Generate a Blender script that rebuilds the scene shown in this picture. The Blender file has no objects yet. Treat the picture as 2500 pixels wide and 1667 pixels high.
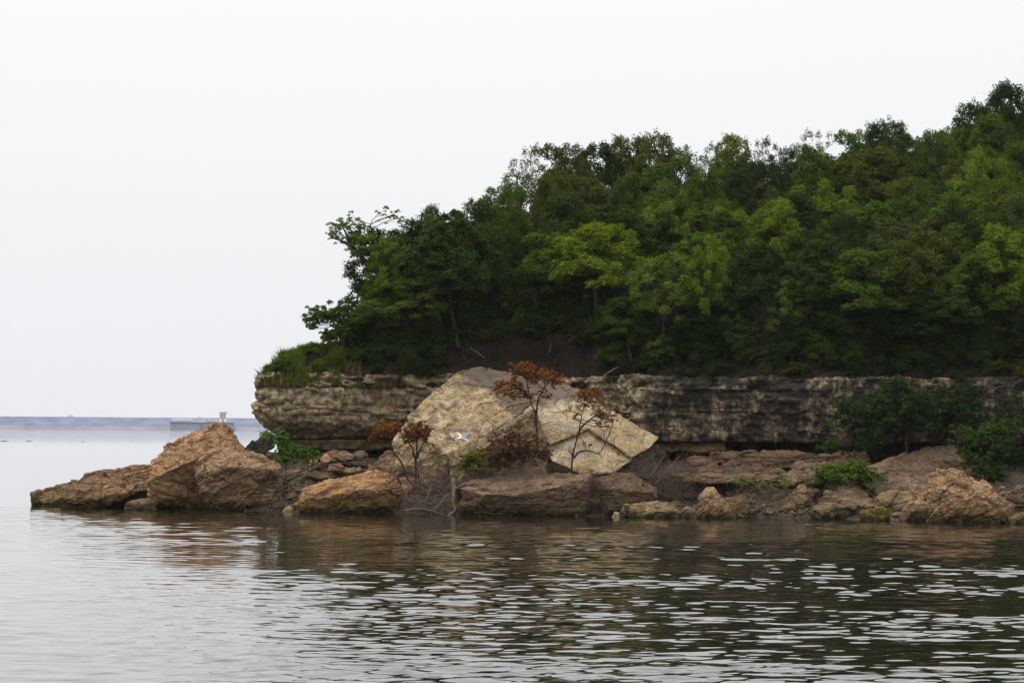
import bpy, bmesh, math, random
import numpy as np
from mathutils import Vector, Matrix

# ------------------------------------------------------------------ camera, sky, sun, exposure
SC = bpy.context.scene
COL = SC.collection
FPX = 9600.0                       # focal length in pixels of a 2500 px wide frame
CAM_H = 5.4
CAM_Y = -120.0
TILT = math.atan(210.5 / FPX)
ROLL = 0.0075
cam_data = bpy.data.cameras.new("camera")
cam_data.sensor_width = 36.0
cam_data.lens = 36.0 * FPX / 2500.0
cam_data.clip_start = 0.5
cam_data.clip_end = 20000.0
cam = bpy.data.objects.new("camera", cam_data)
COL.objects.link(cam)
ROT = Matrix.Rotation(math.pi / 2 + TILT, 3, 'X') @ Matrix.Rotation(ROLL, 3, 'Z')
cam.matrix_world = Matrix.Translation((0, CAM_Y, CAM_H)) @ ROT.to_4x4()
SC.camera = cam

SUN_DIR = Vector((-0.50, 0.16, 0.85)).normalized()     # towards the sun
world = bpy.data.worlds.new("World")
SC.world = world
world.use_nodes = True
wn, wl = world.node_tree.nodes, world.node_tree.links
wn.clear()
w_out = wn.new('ShaderNodeOutputWorld')
w_bg = wn.new('ShaderNodeBackground')
w_bg.inputs['Strength'].default_value = 0.12
sky = wn.new('ShaderNodeTexSky')
sky.sky_type = 'NISHITA'
sky.sun_disc = False
sky.sun_elevation = math.asin(SUN_DIR.z)
sky.sun_rotation = math.atan2(SUN_DIR.x, SUN_DIR.y)
sky.air_density = 1.0
sky.dust_density = 4.0
sky.ozone_density = 1.0
w_tc = wn.new('ShaderNodeTexCoord')
w_sep = wn.new('ShaderNodeSeparateXYZ')
wl.new(w_tc.outputs['Generated'], w_sep.inputs[0])
w_ramp = wn.new('ShaderNodeValToRGB')          # even overcast: whiter and brighter overhead
w_ramp.color_ramp.elements[0].position = 0.0
w_ramp.color_ramp.elements[0].color = (7.3, 7.38, 7.6, 1)
w_ramp.color_ramp.elements[1].position = 1.0
w_ramp.color_ramp.elements[1].color = (15.5, 15.2, 14.9, 1)
e = w_ramp.color_ramp.elements.new(0.14)
e.color = (8.35, 8.38, 8.45, 1)
wl.new(w_sep.outputs['Z'], w_ramp.inputs[0])
w_noise = wn.new('ShaderNodeTexNoise')
w_noise.inputs['Scale'].default_value = 1.8
w_noise.inputs['Detail'].default_value = 4
w_map = wn.new('ShaderNodeMapping')
w_map.inputs['Scale'].default_value = (1, 1, 3.5)
wl.new(w_tc.outputs['Generated'], w_map.inputs[0])
wl.new(w_map.outputs[0], w_noise.inputs['Vector'])
w_mr = wn.new('ShaderNodeMapRange')
w_mr.inputs['From Min'].default_value = 0.3
w_mr.inputs['From Max'].default_value = 0.7
w_mr.inputs['To Min'].default_value = 0.985
w_mr.inputs['To Max'].default_value = 1.02
wl.new(w_noise.outputs['Fac'], w_mr.inputs['Value'])
w_mul = wn.new('ShaderNodeVectorMath')
w_mul.operation = 'SCALE'
wl.new(w_ramp.outputs[0], w_mul.inputs[0])
wl.new(w_mr.outputs[0], w_mul.inputs['Scale'])
w_mix = wn.new('ShaderNodeMixRGB')
w_mix.inputs[0].default_value = 0.96
wl.new(sky.outputs[0], w_mix.inputs[1])
wl.new(w_mul.outputs[0], w_mix.inputs[2])
wl.new(w_mix.outputs[0], w_bg.inputs[0])
wl.new(w_bg.outputs[0], w_out.inputs[0])

sun_data = bpy.data.lights.new("sun", 'SUN')
sun_data.energy = 1.5
sun_data.angle = math.radians(16)
sun_data.color = (1.0, 0.95, 0.87)
sun = bpy.data.objects.new("sun", sun_data)
COL.objects.link(sun)
sun.rotation_euler = SUN_DIR.to_track_quat('Z', 'Y').to_euler()
sun.location = (-60, 20, 120)

SC.view_settings.view_transform = 'Standard'
SC.view_settings.look = 'None'
SC.view_settings.exposure = 0.0
SC.view_settings.gamma = 1.0
SC.view_settings.use_curve_mapping = False
SC.cycles.max_bounces = 6
SC.cycles.diffuse_bounces = 3
SC.cycles.glossy_bounces = 3
SC.cycles.transmission_bounces = 4
SC.cycles.volume_bounces = 0
SC.cycles.caustics_reflective = False
SC.cycles.caustics_refractive = False

# ------------------------------------------------------------------ helpers
ROTN = np.array(ROT)


def P(px, py, Y):
    """point at depth Y on the sight line of photo pixel (px, py)"""
    d = ROTN @ np.array([(px - 1250.0) / FPX, (833.5 - py) / FPX, -1.0])
    t = (Y - CAM_Y) / d[1]
    return np.array([0, CAM_Y, CAM_H]) + d * t


def lat(px, Y):
    return (px - 1250.0) / FPX * (Y - CAM_Y)


def water_y(px, py):
    """depth at which that sight line meets the water"""
    d = ROTN @ np.array([(px - 1250.0) / FPX, (833.5 - py) / FPX, -1.0])
    return float(CAM_Y + d[1] * (-CAM_H / d[2]))


def wy(px, py):
    """plan depth of a rock whose foot shows at that pixel (the shore runs a little less askew than the sight line alone says)"""
    old = 5.4 * 4800.0 / (py - (1038.4 + 0.0045 * px))
    return 0.6 * old + 0.4 * water_y(px, py)


def smooth(a, b, x):
    t = np.clip((x - a) / (b - a), 0, 1)
    return t * t * (3 - 2 * t)


_rs = np.random.RandomState(7)
_perm = np.concatenate([_rs.permutation(256)] * 3)
_g = _rs.normal(size=(256, 3))
_g /= np.linalg.norm(_g, axis=1)[:, None]


def pn(p):
    p = np.asarray(p, dtype=np.float64)
    i = np.floor(p).astype(np.int64)
    f = p - i
    i &= 255
    u = f * f * f * (f * (f * 6 - 15) + 10)
    r = 0
    for dx in (0, 1):
        wx = u[:, 0] if dx else 1 - u[:, 0]
        for dy in (0, 1):
            wy_ = u[:, 1] if dy else 1 - u[:, 1]
            for dz in (0, 1):
                wz = u[:, 2] if dz else 1 - u[:, 2]
                h = _perm[_perm[_perm[i[:, 0] + dx] + ((i[:, 1] + dy) & 255)] + ((i[:, 2] + dz) & 255)]
                g = _g[h]
                r = r + wx * wy_ * wz * (g[:, 0] * (f[:, 0] - dx) + g[:, 1] * (f[:, 1] - dy) + g[:, 2] * (f[:, 2] - dz))
    return r * 1.5


def fbm(p, octv=4, gain=0.5):
    a, s, r = 1.0, 1.0, 0
    for k in range(octv):
        r = r + a * pn(np.asarray(p) * s + 17.3 * k)
        a *= gain
        s *= 2.03
    return r


def ridged(p, octv=4, gain=0.55):
    a, s, r, t = 1.0, 1.0, 0, 0
    for k in range(octv):
        r = r + a * (1 - 2 * np.abs(pn(np.asarray(p) * s + 9.1 * k)))
        t += a
        a *= gain
        s *= 2.03
    return r / t


def cells(p, size, seed=0, stretch=(1, 1, 1)):
    """broken facets: every point takes the step and the tilt of its nearest cell"""
    q = np.asarray(p) / (size * np.array(stretch))
    i0 = np.floor(q).astype(np.int64)
    best = np.full(len(q), 1e9)
    val = np.zeros(len(q))
    for dx in (-1, 0, 1):
        for dy in (-1, 0, 1):
            for dz in (-1, 0, 1):
                c = i0 + np.array([dx, dy, dz])
                h = _perm[_perm[_perm[(c[:, 0] + seed) & 255] + (c[:, 1] & 255)] + (c[:, 2] & 255)]
                h2 = _perm[h + 17]
                h3 = _perm[h2 + 31]
                f = c + np.stack([h, h2, h3], 1) / 255.0
                r = q - f
                d2 = (r * r).sum(1)
                m = d2 < best
                best[m] = d2[m]
                v_ = (_perm[h3 + 7] / 255.0 - 0.5) * 2 + 0.9 * (r * _g[h2]).sum(1)
                val[m] = v_[m]
    return val


def mesh_np(name, verts, faces, smooth_shade=False):
    verts = np.asarray(verts, dtype=np.float32)
    faces = np.asarray(faces, dtype=np.int32)
    me = bpy.data.meshes.new(name)
    n, k = faces.shape
    me.vertices.add(len(verts))
    me.vertices.foreach_set('co', verts.ravel())
    me.loops.add(n * k)
    me.loops.foreach_set('vertex_index', faces.ravel())
    me.polygons.add(n)
    me.polygons.foreach_set('loop_start', np.arange(0, n * k, k, dtype=np.int32))
    me.polygons.foreach_set('loop_total', np.full(n, k, dtype=np.int32))
    if smooth_shade:
        me.polygons.foreach_set('use_smooth', np.ones(n, dtype=bool))
    me.update(calc_edges=True)
    me.validate()
    return me


def link(name, me, mat=None, parent=None, loc=None):
    o = bpy.data.objects.new(name, me)
    COL.objects.link(o)
    if mat is not None and me is not None and not me.materials:
        me.materials.append(mat)
    if parent is not None:
        o.parent = parent
    if loc is not None:
        o.location = loc
    return o


def tag(o, label=None, cat=None, group=None, kind=None):
    if label:
        o['label'] = label
    if cat:
        o['category'] = cat
    if group:
        o['group'] = group
    if kind:
        o['kind'] = kind
    return o


def empty(name, loc=(0, 0, 0)):
    o = bpy.data.objects.new(name, None)
    o.empty_display_size = 0.3
    COL.objects.link(o)
    o.location = loc
    return o


def rebase(me, base=None):
    """move the mesh so that its origin is at its base; returns the origin"""
    n = len(me.vertices)
    co = np.empty(n * 3, dtype=np.float32)
    me.vertices.foreach_get('co', co)
    co = co.reshape(-1, 3)
    if base is None:
        base = np.array([(co[:, 0].min() + co[:, 0].max()) / 2, (co[:, 1].min() + co[:, 1].max()) / 2, co[:, 2].min()])
    co -= np.asarray(base, dtype=np.float32)
    me.vertices.foreach_set('co', co.ravel())
    me.update()
    return base


class MB:
    """collects simple solids into one mesh"""
    def __init__(self):
        self.v, self.f = [], []

    def box(self, x0, x1, y0, y1, z0, z1):
        b = len(self.v)
        self.v += [(x0, y0, z0), (x1, y0, z0), (x1, y1, z0), (x0, y1, z0), (x0, y0, z1), (x1, y0, z1), (x1, y1, z1), (x0, y1, z1)]
        for q in ((0, 3, 2, 1), (4, 5, 6, 7), (0, 1, 5, 4), (1, 2, 6, 5), (2, 3, 7, 6), (3, 0, 4, 7)):
            self.f.append(tuple(b + i for i in q))
        return self

    def tube(self, pts, radii, sides=6):
        pts = np.asarray(pts, dtype=float)
        n = len(pts)
        b0 = len(self.v)
        up = np.array([0.31, 0.17, 0.94])
        for k in range(n):
            t = pts[min(k + 1, n - 1)] - pts[max(k - 1, 0)]
            t = t / (np.linalg.norm(t) + 1e-9)
            a = np.cross(t, up)
            if np.linalg.norm(a) < 1e-3:
                a = np.cross(t, [1, 0, 0])
            a /= np.linalg.norm(a)
            c = np.cross(t, a)
            for s in range(sides):
                an = 2 * math.pi * s / sides
                self.v.append(tuple(pts[k] + radii[k] * (math.cos(an) * a + math.sin(an) * c)))
        for k in range(n - 1):
            for s in range(sides):
                i, j = b0 + k * sides + s, b0 + k * sides + (s + 1) % sides
                self.f.append((i, j, j + sides, i + sides))
        return self

    def build(self, name, mat, parent=None, loc=(0, 0, 0), smooth_shade=False):
        me = bpy.data.meshes.new(name)
        me.from_pydata(self.v, [], self.f)
        if smooth_shade:
            me.polygons.foreach_set('use_smooth', np.ones(len(me.polygons), dtype=bool))
        me.update()
        return link(name, me, mat, parent, loc)


# ------------------------------------------------------------------ materials
class NT:
    def __init__(self, name):
        self.m = bpy.data.materials.new(name)
        self.m.use_nodes = True
        self.t = self.m.node_tree
        self.n, self.l = self.t.nodes, self.t.links
        self.n.clear()
        self.out = self.n.new('ShaderNodeOutputMaterial')

    def node(self, kind, **kw):
        x = self.n.new(kind)
        for k, v in kw.items():
            setattr(x, k, v)
        return x

    def set(self, sock, v):
        if hasattr(v, 'is_linked') or hasattr(v, 'links'):
            self.l.new(v, sock)
        else:
            sock.default_value = v

    def pos(self, scale=(1, 1, 1), space='world', rot=(0, 0, 0)):
        if space == 'world':
            s = self.node('ShaderNodeNewGeometry').outputs['Position']
        else:
            s = self.node('ShaderNodeTexCoord').outputs['Object']
        m = self.node('ShaderNodeMapping')
        m.inputs['Scale'].default_value = scale
        m.inputs['Rotation'].default_value = rot
        self.l.new(s, m.inputs[0])
        return m.outputs[0]

    def noise(self, vec, scale, detail=5, rough=0.55, dist=0.0):
        x = self.node('ShaderNodeTexNoise')
        self.l.new(vec, x.inputs['Vector'])
        x.inputs['Scale'].default_value = scale
        x.inputs['Detail'].default_value = detail
        x.inputs['Roughness'].default_value = rough
        x.inputs['Distortion'].default_value = dist
        return x.outputs['Fac']

    def mr(self, v, a, b, c=0.0, d=1.0):
        x = self.node('ShaderNodeMapRange')
        self.l.new(v, x.inputs['Value'])
        for i, q in zip(('From Min', 'From Max', 'To Min', 'To Max'), (a, b, c, d)):
            x.inputs[i].default_value = q
        return x.outputs[0]

    def math(self, op, a, b=None):
        x = self.node('ShaderNodeMath', operation=op)
        self.set(x.inputs[0], a)
        if b is not None:
            self.set(x.inputs[1], b)
        return x.outputs[0]

    def mix(self, f, a, b, mode='MIX'):
        x = self.node('ShaderNodeMixRGB', blend_type=mode)
        for s, v in zip(x.inputs, (f, a, b)):
            if isinstance(v, tuple) and len(v) == 3:
                v = v + (1,)
            self.set(s, v)
        return x.outputs[0]

    def bump(self, h, strength, dist, normal=None):
        x = self.node('ShaderNodeBump')
        x.inputs['Strength'].default_value = strength
        x.inputs['Distance'].default_value = dist
        self.l.new(h, x.inputs['Height'])
        if normal is not None:
            self.l.new(normal, x.inputs['Normal'])
        return x.outputs[0]

    def principled(self, col, rough=0.9, spec=0.2, normal=None, **kw):
        x = self.node('ShaderNodeBsdfPrincipled')
        if isinstance(col, tuple) and len(col) == 3:
            col = col + (1,)
        self.set(x.inputs['Base Color'], col)
        self.set(x.inputs['Roughness'], rough)
        x.inputs['Specular IOR Level'].default_value = spec
        for k, v in kw.items():
            self.set(x.inputs[k], v)
        if normal is not None:
            self.l.new(normal, x.inputs['Normal'])
        self.l.new(x.outputs[0], self.out.inputs[0])
        return x


def plain(name, col, rough=0.8, var=0.25, scale=3.0, space='object'):
    t = NT(name)
    n = t.noise(t.pos(space=space), scale, 5)
    c = t.mix(t.mr(n, 0.3, 0.7), tuple(x * (1 - var) for x in col), tuple(min(1, x * (1 + var)) for x in col))
    t.principled(c, rough, 0.2)
    return t.m


def rock_mat(name, light, mid, dark, scale=1.0, pits=0.55, stretch=(1, 1, 1), rot=(0, 0, 0), warm=None, warm_amt=0.0,
             water=True, moss=0.0, streak=0.0, streak_col=(0.03, 0.028, 0.025), soil=None, space='world', bump=0.6, patch=None, vary=True):
    t = NT(name)
    p = t.pos(stretch, space, rot)
    big = t.noise(p, 0.35 * scale, 6, 0.6, 0.4)
    med = t.noise(p, 1.7 * scale, 7, 0.68, 0.2)
    fine = t.noise(p, 7.0 * scale, 6, 0.7)
    c = t.mix(t.mr(big, 0.36, 0.60), mid, light)
    gp = t.noise(p, 0.22 * scale, 4, 0.6, 0.8)
    c = t.mix(t.mr(gp, 0.50, 0.62, 0, 0.55), c, t.mix(1.0, c, (0.58, 0.60, 0.64), 'MULTIPLY'))
    c = t.mix(t.mr(med, 0.60, 0.42, 0, pits), c, dark)
    if warm is not None:
        w = t.noise(p, 0.9 * scale, 5, 0.6, 0.8)
        c = t.mix(t.mr(w, 0.50, 0.64, 0, warm_amt), c, warm)
    if patch is not None:
        pc, thr, sc = patch
        w = t.noise(p, sc, 6, 0.65, 1.0)
        c = t.mix(t.mr(w, thr, thr + 0.05, 0, 0.85), c, pc)
    c = t.mix(t.mr(fine, 0.62, 0.30, 0, 0.75), c, t.mix(1.0, c, (0.35, 0.33, 0.30), 'MULTIPLY'))
    c = t.mix(t.mr(fine, 0.56, 0.75, 0, 0.35), c, t.mix(1.0, c, (1.5, 1.48, 1.42), 'MULTIPLY'))
    vo = t.node('ShaderNodeTexVoronoi', feature='DISTANCE_TO_EDGE')
    wv = t.node('ShaderNodeVectorMath', operation='ADD')
    nz = t.node('ShaderNodeTexNoise')
    t.l.new(p, nz.inputs['Vector'])
    nz.inputs['Scale'].default_value = 1.3
    nz.inputs['Detail'].default_value = 5
    t.l.new(p, wv.inputs[0])
    t.l.new(nz.outputs['Color'], wv.inputs[1])
    t.l.new(wv.outputs[0], vo.inputs['Vector'])
    vo.inputs['Scale'].default_value = 0.34 * scale
    crk = t.mr(vo.outputs['Distance'], 0.0, 0.025, 1.0, 0.0)
    gate = t.mr(med, 0.45, 0.60, 0, 0.7)
    c = t.mix(t.math('MULTIPLY', crk, gate), c, t.mix(1.0, c, (0.16, 0.14, 0.12), 'MULTIPLY'))
    wp = t.node('ShaderNodeNewGeometry').outputs['Position']
    sp = t.node('ShaderNodeSeparateXYZ')
    t.l.new(wp, sp.inputs[0])
    if streak > 0:
        st_ = t.noise(t.pos((0.10, 0.10, 2.2)), 1.0, 6, 0.7, 0.3)
        c = t.mix(t.mr(st_, 0.44, 0.30, 0, 0.65), c, t.mix(1.0, c, (0.42, 0.38, 0.33), 'MULTIPLY'))
        c = t.mix(t.mr(st_, 0.55, 0.70, 0, 0.6), c, t.mix(1.0, c, (1.35, 1.25, 1.05), 'MULTIPLY'))
        ps = t.pos((1.0, 1.0, 0.34))
        s1 = t.noise(ps, 0.6, 9, 0.75)
        s2 = t.noise(ps, 3.6, 7, 0.8)
        s = t.math('ADD', t.mr(s1, 0.40, 0.66), t.mr(s2, 0.45, 0.75, -0.2, 0.5))
        # the eastern stretch: more black streaks, and its tree shade painted in too
        s = t.math('MULTIPLY', s, t.mr(sp.outputs['X'], 4.0, 11.0, 0.12, 1.3))
        c = t.mix(t.mr(s, -0.05, 0.55, 0, streak), c, streak_col)
    if soil is not None:
        col, z0, z1, kx = soil
        sn = t.noise(t.pos((1, 1, 1)), 0.8, 6, 0.65, 0.6)
        sz = t.math('ADD', sp.outputs['Z'], t.mr(sn, 0.3, 0.7, -0.9, 0.9))
        sz = t.math('ADD', sz, t.math('MULTIPLY', sp.outputs['X'], kx))
        c = t.mix(t.mr(sz, z0, z1, 0, 0.88), c, col)
    if water:
        wn_ = t.noise(t.pos((1, 1, 1)), 1.6, 5, 0.65)
        wz = t.math('ADD', sp.outputs['Z'], t.mr(wn_, 0.3, 0.7, -0.35, 0.35))
        if moss > 0:
            c = t.mix(t.mr(wz, 0.95, 0.35, 0, moss), c, (0.105, 0.085, 0.012))
        c = t.mix(t.mr(wz, 0.55, 0.28, 0, 0.75), c, (0.040, 0.033, 0.012))
        c = t.mix(t.mr(wz, 0.25, 0.05, 0, 0.8), c, (0.012, 0.010, 0.006))
    oi = t.node('ShaderNodeObjectInfo')
    hv = t.node('ShaderNodeHueSaturation')
    t.l.new(c, hv.inputs['Color'])
    t.l.new(t.mr(oi.outputs['Random'], 0, 1, 0.86, 1.14), hv.inputs['Value'])
    t.l.new(t.mr(t.math('FRACT', t.math('MULTIPLY', oi.outputs['Random'], 7.31)), 0, 1, 0.94, 1.10), hv.inputs['Saturation'])
    c = hv.outputs[0] if vary else c
    b1 = t.bump(med, bump, 0.10)
    b2 = t.bump(fine, bump, 0.05, b1)
    t.principled(c, 0.92, 0.15, b2)
    return t.m


M = {}
M['tan'] = rock_mat('tan_rock', (0.46, 0.290, 0.165), (0.32, 0.200, 0.115), (0.10, 0.064, 0.038), pits=0.7, stretch=(1, 1, 1.6), moss=0.5,
                    warm=(0.46, 0.255, 0.11), warm_amt=0.45, bump=0.8)
M['tan_grey'] = rock_mat('greyish_tan_rock', (0.36, 0.25, 0.14), (0.26, 0.18, 0.105), (0.10, 0.068, 0.042), pits=0.7, stretch=(1, 1, 1.6), moss=0.3,
                         warm=(0.38, 0.235, 0.10), warm_amt=0.4, bump=0.8)
M['pink'] = rock_mat('pinkish_rock', (0.30, 0.195, 0.125), (0.195, 0.128, 0.083), (0.075, 0.053, 0.038), pits=0.6, moss=0.3, bump=0.6)
M['brown'] = rock_mat('brown_rock', (0.20, 0.135, 0.080), (0.135, 0.09, 0.055), (0.045, 0.032, 0.022), pits=0.7, warm=(0.24, 0.14, 0.07), warm_amt=0.4)
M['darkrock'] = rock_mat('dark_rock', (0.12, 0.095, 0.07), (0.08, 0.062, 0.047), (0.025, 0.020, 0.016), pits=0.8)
M['strata'] = rock_mat('layered_rock', (0.22, 0.145, 0.095), (0.15, 0.10, 0.066), (0.05, 0.036, 0.026), pits=0.7, stretch=(0.6, 0.6, 4), warm=(0.30, 0.165, 0.085), warm_amt=0.5)  # darkened: the overhang's shade is put into the rock colour
M['mossy'] = rock_mat('mossy_rock', (0.27, 0.20, 0.085), (0.18, 0.135, 0.05), (0.08, 0.06, 0.02), moss=0.9, pits=0.6)
M['cream'] = rock_mat('cream_rock', (0.64, 0.515, 0.315), (0.46, 0.36, 0.22), (0.155, 0.115, 0.074), pits=0.7, stretch=(1, 1, 1), water=False,
                      warm=(0.46, 0.27, 0.09), warm_amt=0.65, soil=((0.105, 0.080, 0.062), 6.15, 6.55, 0.7), bump=0.55, patch=((0.20, 0.155, 0.11), 0.55, 0.75), vary=False)
M['white'] = rock_mat('whitish_rock', (0.62, 0.53, 0.38), (0.45, 0.355, 0.225), (0.20, 0.145, 0.09), pits=0.55, water=False,
                      warm=(0.52, 0.33, 0.11), warm_amt=0.6, soil=((0.15, 0.118, 0.092), 6.25, 6.9, -0.12), bump=0.5, patch=((0.34, 0.24, 0.11), 0.56, 0.8), vary=False)
M['mottled'] = rock_mat('mottled_rock', (0.36, 0.28, 0.18), (0.25, 0.19, 0.12), (0.06, 0.046, 0.032), pits=0.8, warm=(0.30, 0.19, 0.08), warm_amt=0.4, water=False)
M['cliff'] = rock_mat('cliff_rock', (0.62, 0.50, 0.335), (0.44, 0.345, 0.22), (0.11, 0.085, 0.058), scale=1.6, pits=0.9, stretch=(1, 1, 0.8), water=False,
                      warm=(0.40, 0.255, 0.09), warm_amt=0.45, streak=0.95, bump=1.0, vary=False)
M['ledge'] = rock_mat('ledge_rock', (0.42, 0.32, 0.18), (0.30, 0.225, 0.125), (0.09, 0.07, 0.045), pits=0.7, stretch=(0.5, 0.5, 2.5), water=False,
                      warm=(0.36, 0.22, 0.065), warm_amt=0.6, streak=0.3)

t = NT('shore_soil')
pp = t.pos()
c = t.mix(t.mr(t.noise(pp, 0.6, 6), 0.35, 0.65), (0.050, 0.037, 0.026), (0.105, 0.078, 0.054))
v = t.node('ShaderNodeTexVoronoi')
v.inputs['Scale'].default_value = 5.0
t.l.new(pp, v.inputs['Vector'])
c = t.mix(t.mr(v.outputs['Distance'], 0.1, 0.5, 0.0, 0.7), t.mix(1.0, c, (1.5, 1.45, 1.35), 'MULTIPLY'), (0.05, 0.037, 0.026))
c = t.mix(0.5, c, t.mix(t.mr(t.noise(pp, 9, 4), 0.3, 0.7), (0.035, 0.026, 0.020), (0.16, 0.125, 0.09)))
t.principled(c, 0.95, 0.1, t.bump(v.outputs['Distance'], 1.0, -0.12))
M['shore'] = t.m

t = NT('hill_soil')
pp = t.pos()
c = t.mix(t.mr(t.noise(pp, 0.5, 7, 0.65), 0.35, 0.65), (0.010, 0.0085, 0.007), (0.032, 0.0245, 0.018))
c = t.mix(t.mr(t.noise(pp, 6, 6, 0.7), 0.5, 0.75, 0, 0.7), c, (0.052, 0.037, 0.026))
t.principled(c, 0.97, 0.05, t.bump(t.noise(pp, 5, 8, 0.7), 1.0, 0.2))
M['hill'] = t.m

# water: dark, slightly green-brown, mirror-like with fine ripples
t = NT('lake_water')
p1 = t.pos((0.55, 1.0, 1.0))
n1 = t.noise(p1, 3.3, 3, 0.55)
n2 = t.noise(t.pos((0.5, 1.0, 1.0), rot=(0, 0, 0.35)), 1.1, 3, 0.55)
cal = t.mr(t.noise(t.pos((0.35, 1.0, 1.0)), 0.12, 3, 0.5), 0.35, 0.65, 0.35, 1.25)
h = t.math('ADD', t.math('MULTIPLY', n1, 0.0018), t.math('MULTIPLY', n2, 0.0034))
h = t.math('MULTIPLY', h, cal)
sy_ = t.node('ShaderNodeSeparateXYZ')
t.l.new(t.node('ShaderNodeNewGeometry').outputs['Position'], sy_.inputs[0])
h = t.math('MULTIPLY', h, t.mr(sy_.outputs['Y'], 135, 420, 1.0, 5.0))     # the open lake is rougher than the cove
t.principled((0.010, 0.011, 0.006), 0.02, 0.5, t.bump(h, 1.0, 1.0), **{'IOR': 1.333})
M['water'] = t.m


def leaf_mat(name, trans=0.28, sat=1.0):
    t = NT(name)
    oi = t.node('ShaderNodeObjectInfo')
    ge = t.node('ShaderNodeNewGeometry')
    r = ge.outputs['Random Per Island']
    hs = t.node('ShaderNodeHueSaturation')
    t.l.new(oi.outputs['Color'], hs.inputs['Color'])
    t.l.new(t.mr(r, 0, 1, 0.475, 0.520), hs.inputs['Hue'])
    t.l.new(t.mr(r, 0, 1, 0.75, 1.3), hs.inputs['Value'])
    d = t.node('ShaderNodeBsdfDiffuse')
    tr = t.node('ShaderNodeBsdfTranslucent')
    gl = t.node('ShaderNodeBsdfGlossy')
    gl.inputs['Roughness'].default_value = 0.55
    gl.inputs['Color'].default_value = (0.4, 0.4, 0.4, 1)
    t.l.new(hs.outputs[0], d.inputs[0])
    tcol = t.mix(1.0, hs.outputs[0], (1.25, 1.25, 0.6), 'MULTIPLY')
    t.l.new(tcol, tr.inputs[0])
    m1 = t.node('ShaderNodeMixShader')
    m1.inputs[0].default_value = trans
    t.l.new(d.outputs[0], m1.inputs[1])
    t.l.new(tr.outputs[0], m1.inputs[2])
    m2 = t.node('ShaderNodeMixShader')
    m2.inputs[0].default_value = 0.018
    t.l.new(m1.outputs[0], m2.inputs[1])
    t.l.new(gl.outputs[0], m2.inputs[2])
    t.l.new(m2.outputs[0], t.out.inputs[0])
    return t.m


M['leaf'] = leaf_mat('leaf')
M['dead_leaf'] = leaf_mat('withered_leaf', 0.25)
M['bark'] = plain('bark', (0.050, 0.040, 0.031), 0.95, 0.4, 6)
M['dark_bark'] = plain('dark_bark', (0.035, 0.027, 0.021), 0.95, 0.4, 6)
M['pale_wood'] = plain('weathered_wood', (0.21, 0.155, 0.115), 0.9, 0.35, 5)
M['dead_wood'] = plain('dead_wood', (0.135, 0.090, 0.066), 0.95, 0.45, 5)

# ------------------------------------------------------------------ the lake
def build_lake():
    ys = [-260, -200, -150, -120, -90, -70, -55, -46]
    y = -40.0
    while y < 139:
        ys.append(y)
        y += 0.00112 * (y + 120)
    while y < 5200:
        ys.append(y)
        y *= 1.06
    ys = np.array(ys)
    xs = [0.0]
    x = 0.0
    while x < 37:
        x += 0.14
        xs.append(x)
    while x < 5000:
        x = x * 1.12 + 0.2
        xs.append(x)
    xs = np.array(xs)
    xs = np.concatenate([-xs[:0:-1], xs])
    X, Y = np.meshgrid(xs, ys)
    dy = np.gradient(ys)[:, None]
    Z = np.zeros_like(X)
    rng = np.random.RandomState(3)
    N = 72
    for k in range(N):
        lam = 0.28 * (3.8 / 0.28) ** ((k / (N - 1.0)) ** 1.05)
        th = rng.normal(0.12, 0.75)
        kk = 2 * math.pi / lam
        kx, ky = kk * math.sin(th), kk * math.cos(th)
        slope = 0.0118 * (1.0 if lam < 2 else (2.0 / lam) ** 1.0)
        amp = slope / kk
        w = np.clip((lam / dy - 2.4) / 2.0, 0, 1)
        if not w.any():
            continue
        rows = np.where(w[:, 0] > 0)[0]
        sel = slice(rows.min(), rows.max() + 1)
        Z[sel] += amp * w[sel] * np.sin(kx * X[sel] + ky * Y[sel] + rng.uniform(0, 6.28))
    # gusts: rougher and calmer patches; sheltered close under the shore
    q = np.stack([X.ravel() * 0.035, Y.ravel() * 0.075, np.zeros(X.size)], 1)
    g = 1.0 + 0.95 * (pn(q) + 0.5 * pn(q * 2.3 + 5)).reshape(X.shape)
    g = np.clip(g, 0.35, 1.9)
    g *= 1.0 - 0.55 * smooth(40, 108, Y) * smooth(-20, -6, X)
    g *= 0.55 + 0.45 * smooth(-13, -4, X - 0.02 * Y)
    Z *= g
    Z[(np.abs(X) > 36.5) | (Y > 137) | (Y < -41)] = 0
    nr, nc = X.shape
    v = np.stack([X, Y, Z], 2).reshape(-1, 3)
    i = np.arange(nr * nc).reshape(nr, nc)
    f = np.stack([i[:-1, :-1], i[:-1, 1:], i[1:, 1:], i[1:, :-1]], 2).reshape(-1, 4)
    o = link('lake_water', mesh_np('lake_water', v, f, True), M['water'])
    tag(o, 'rippled dark lake water mirroring the pale sky', None, None, 'structure')


build_lake()

# ------------------------------------------------------------------ headland: plan of the cliff line
PATH = [(90, 112), (60, 119)] + [(lat(px, Y), Y) for px, Y in (
    (2750, 124.8), (2500, 126), (2270, 127.5), (2050, 127.6), (1800, 129.4), (1610, 130.4), (1525, 132.2), (1472, 134.6), (1355, 136.6), (1250, 137),
    (1090, 136.4), (940, 134.9), (755, 134.0), (662, 134.2), (632, 135.2), (620, 136.8))] + [
    (-16.4, 139.5), (-14.5, 145), (-10, 152), (-3, 162), (8, 178), (25, 200), (55, 240)]


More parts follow.
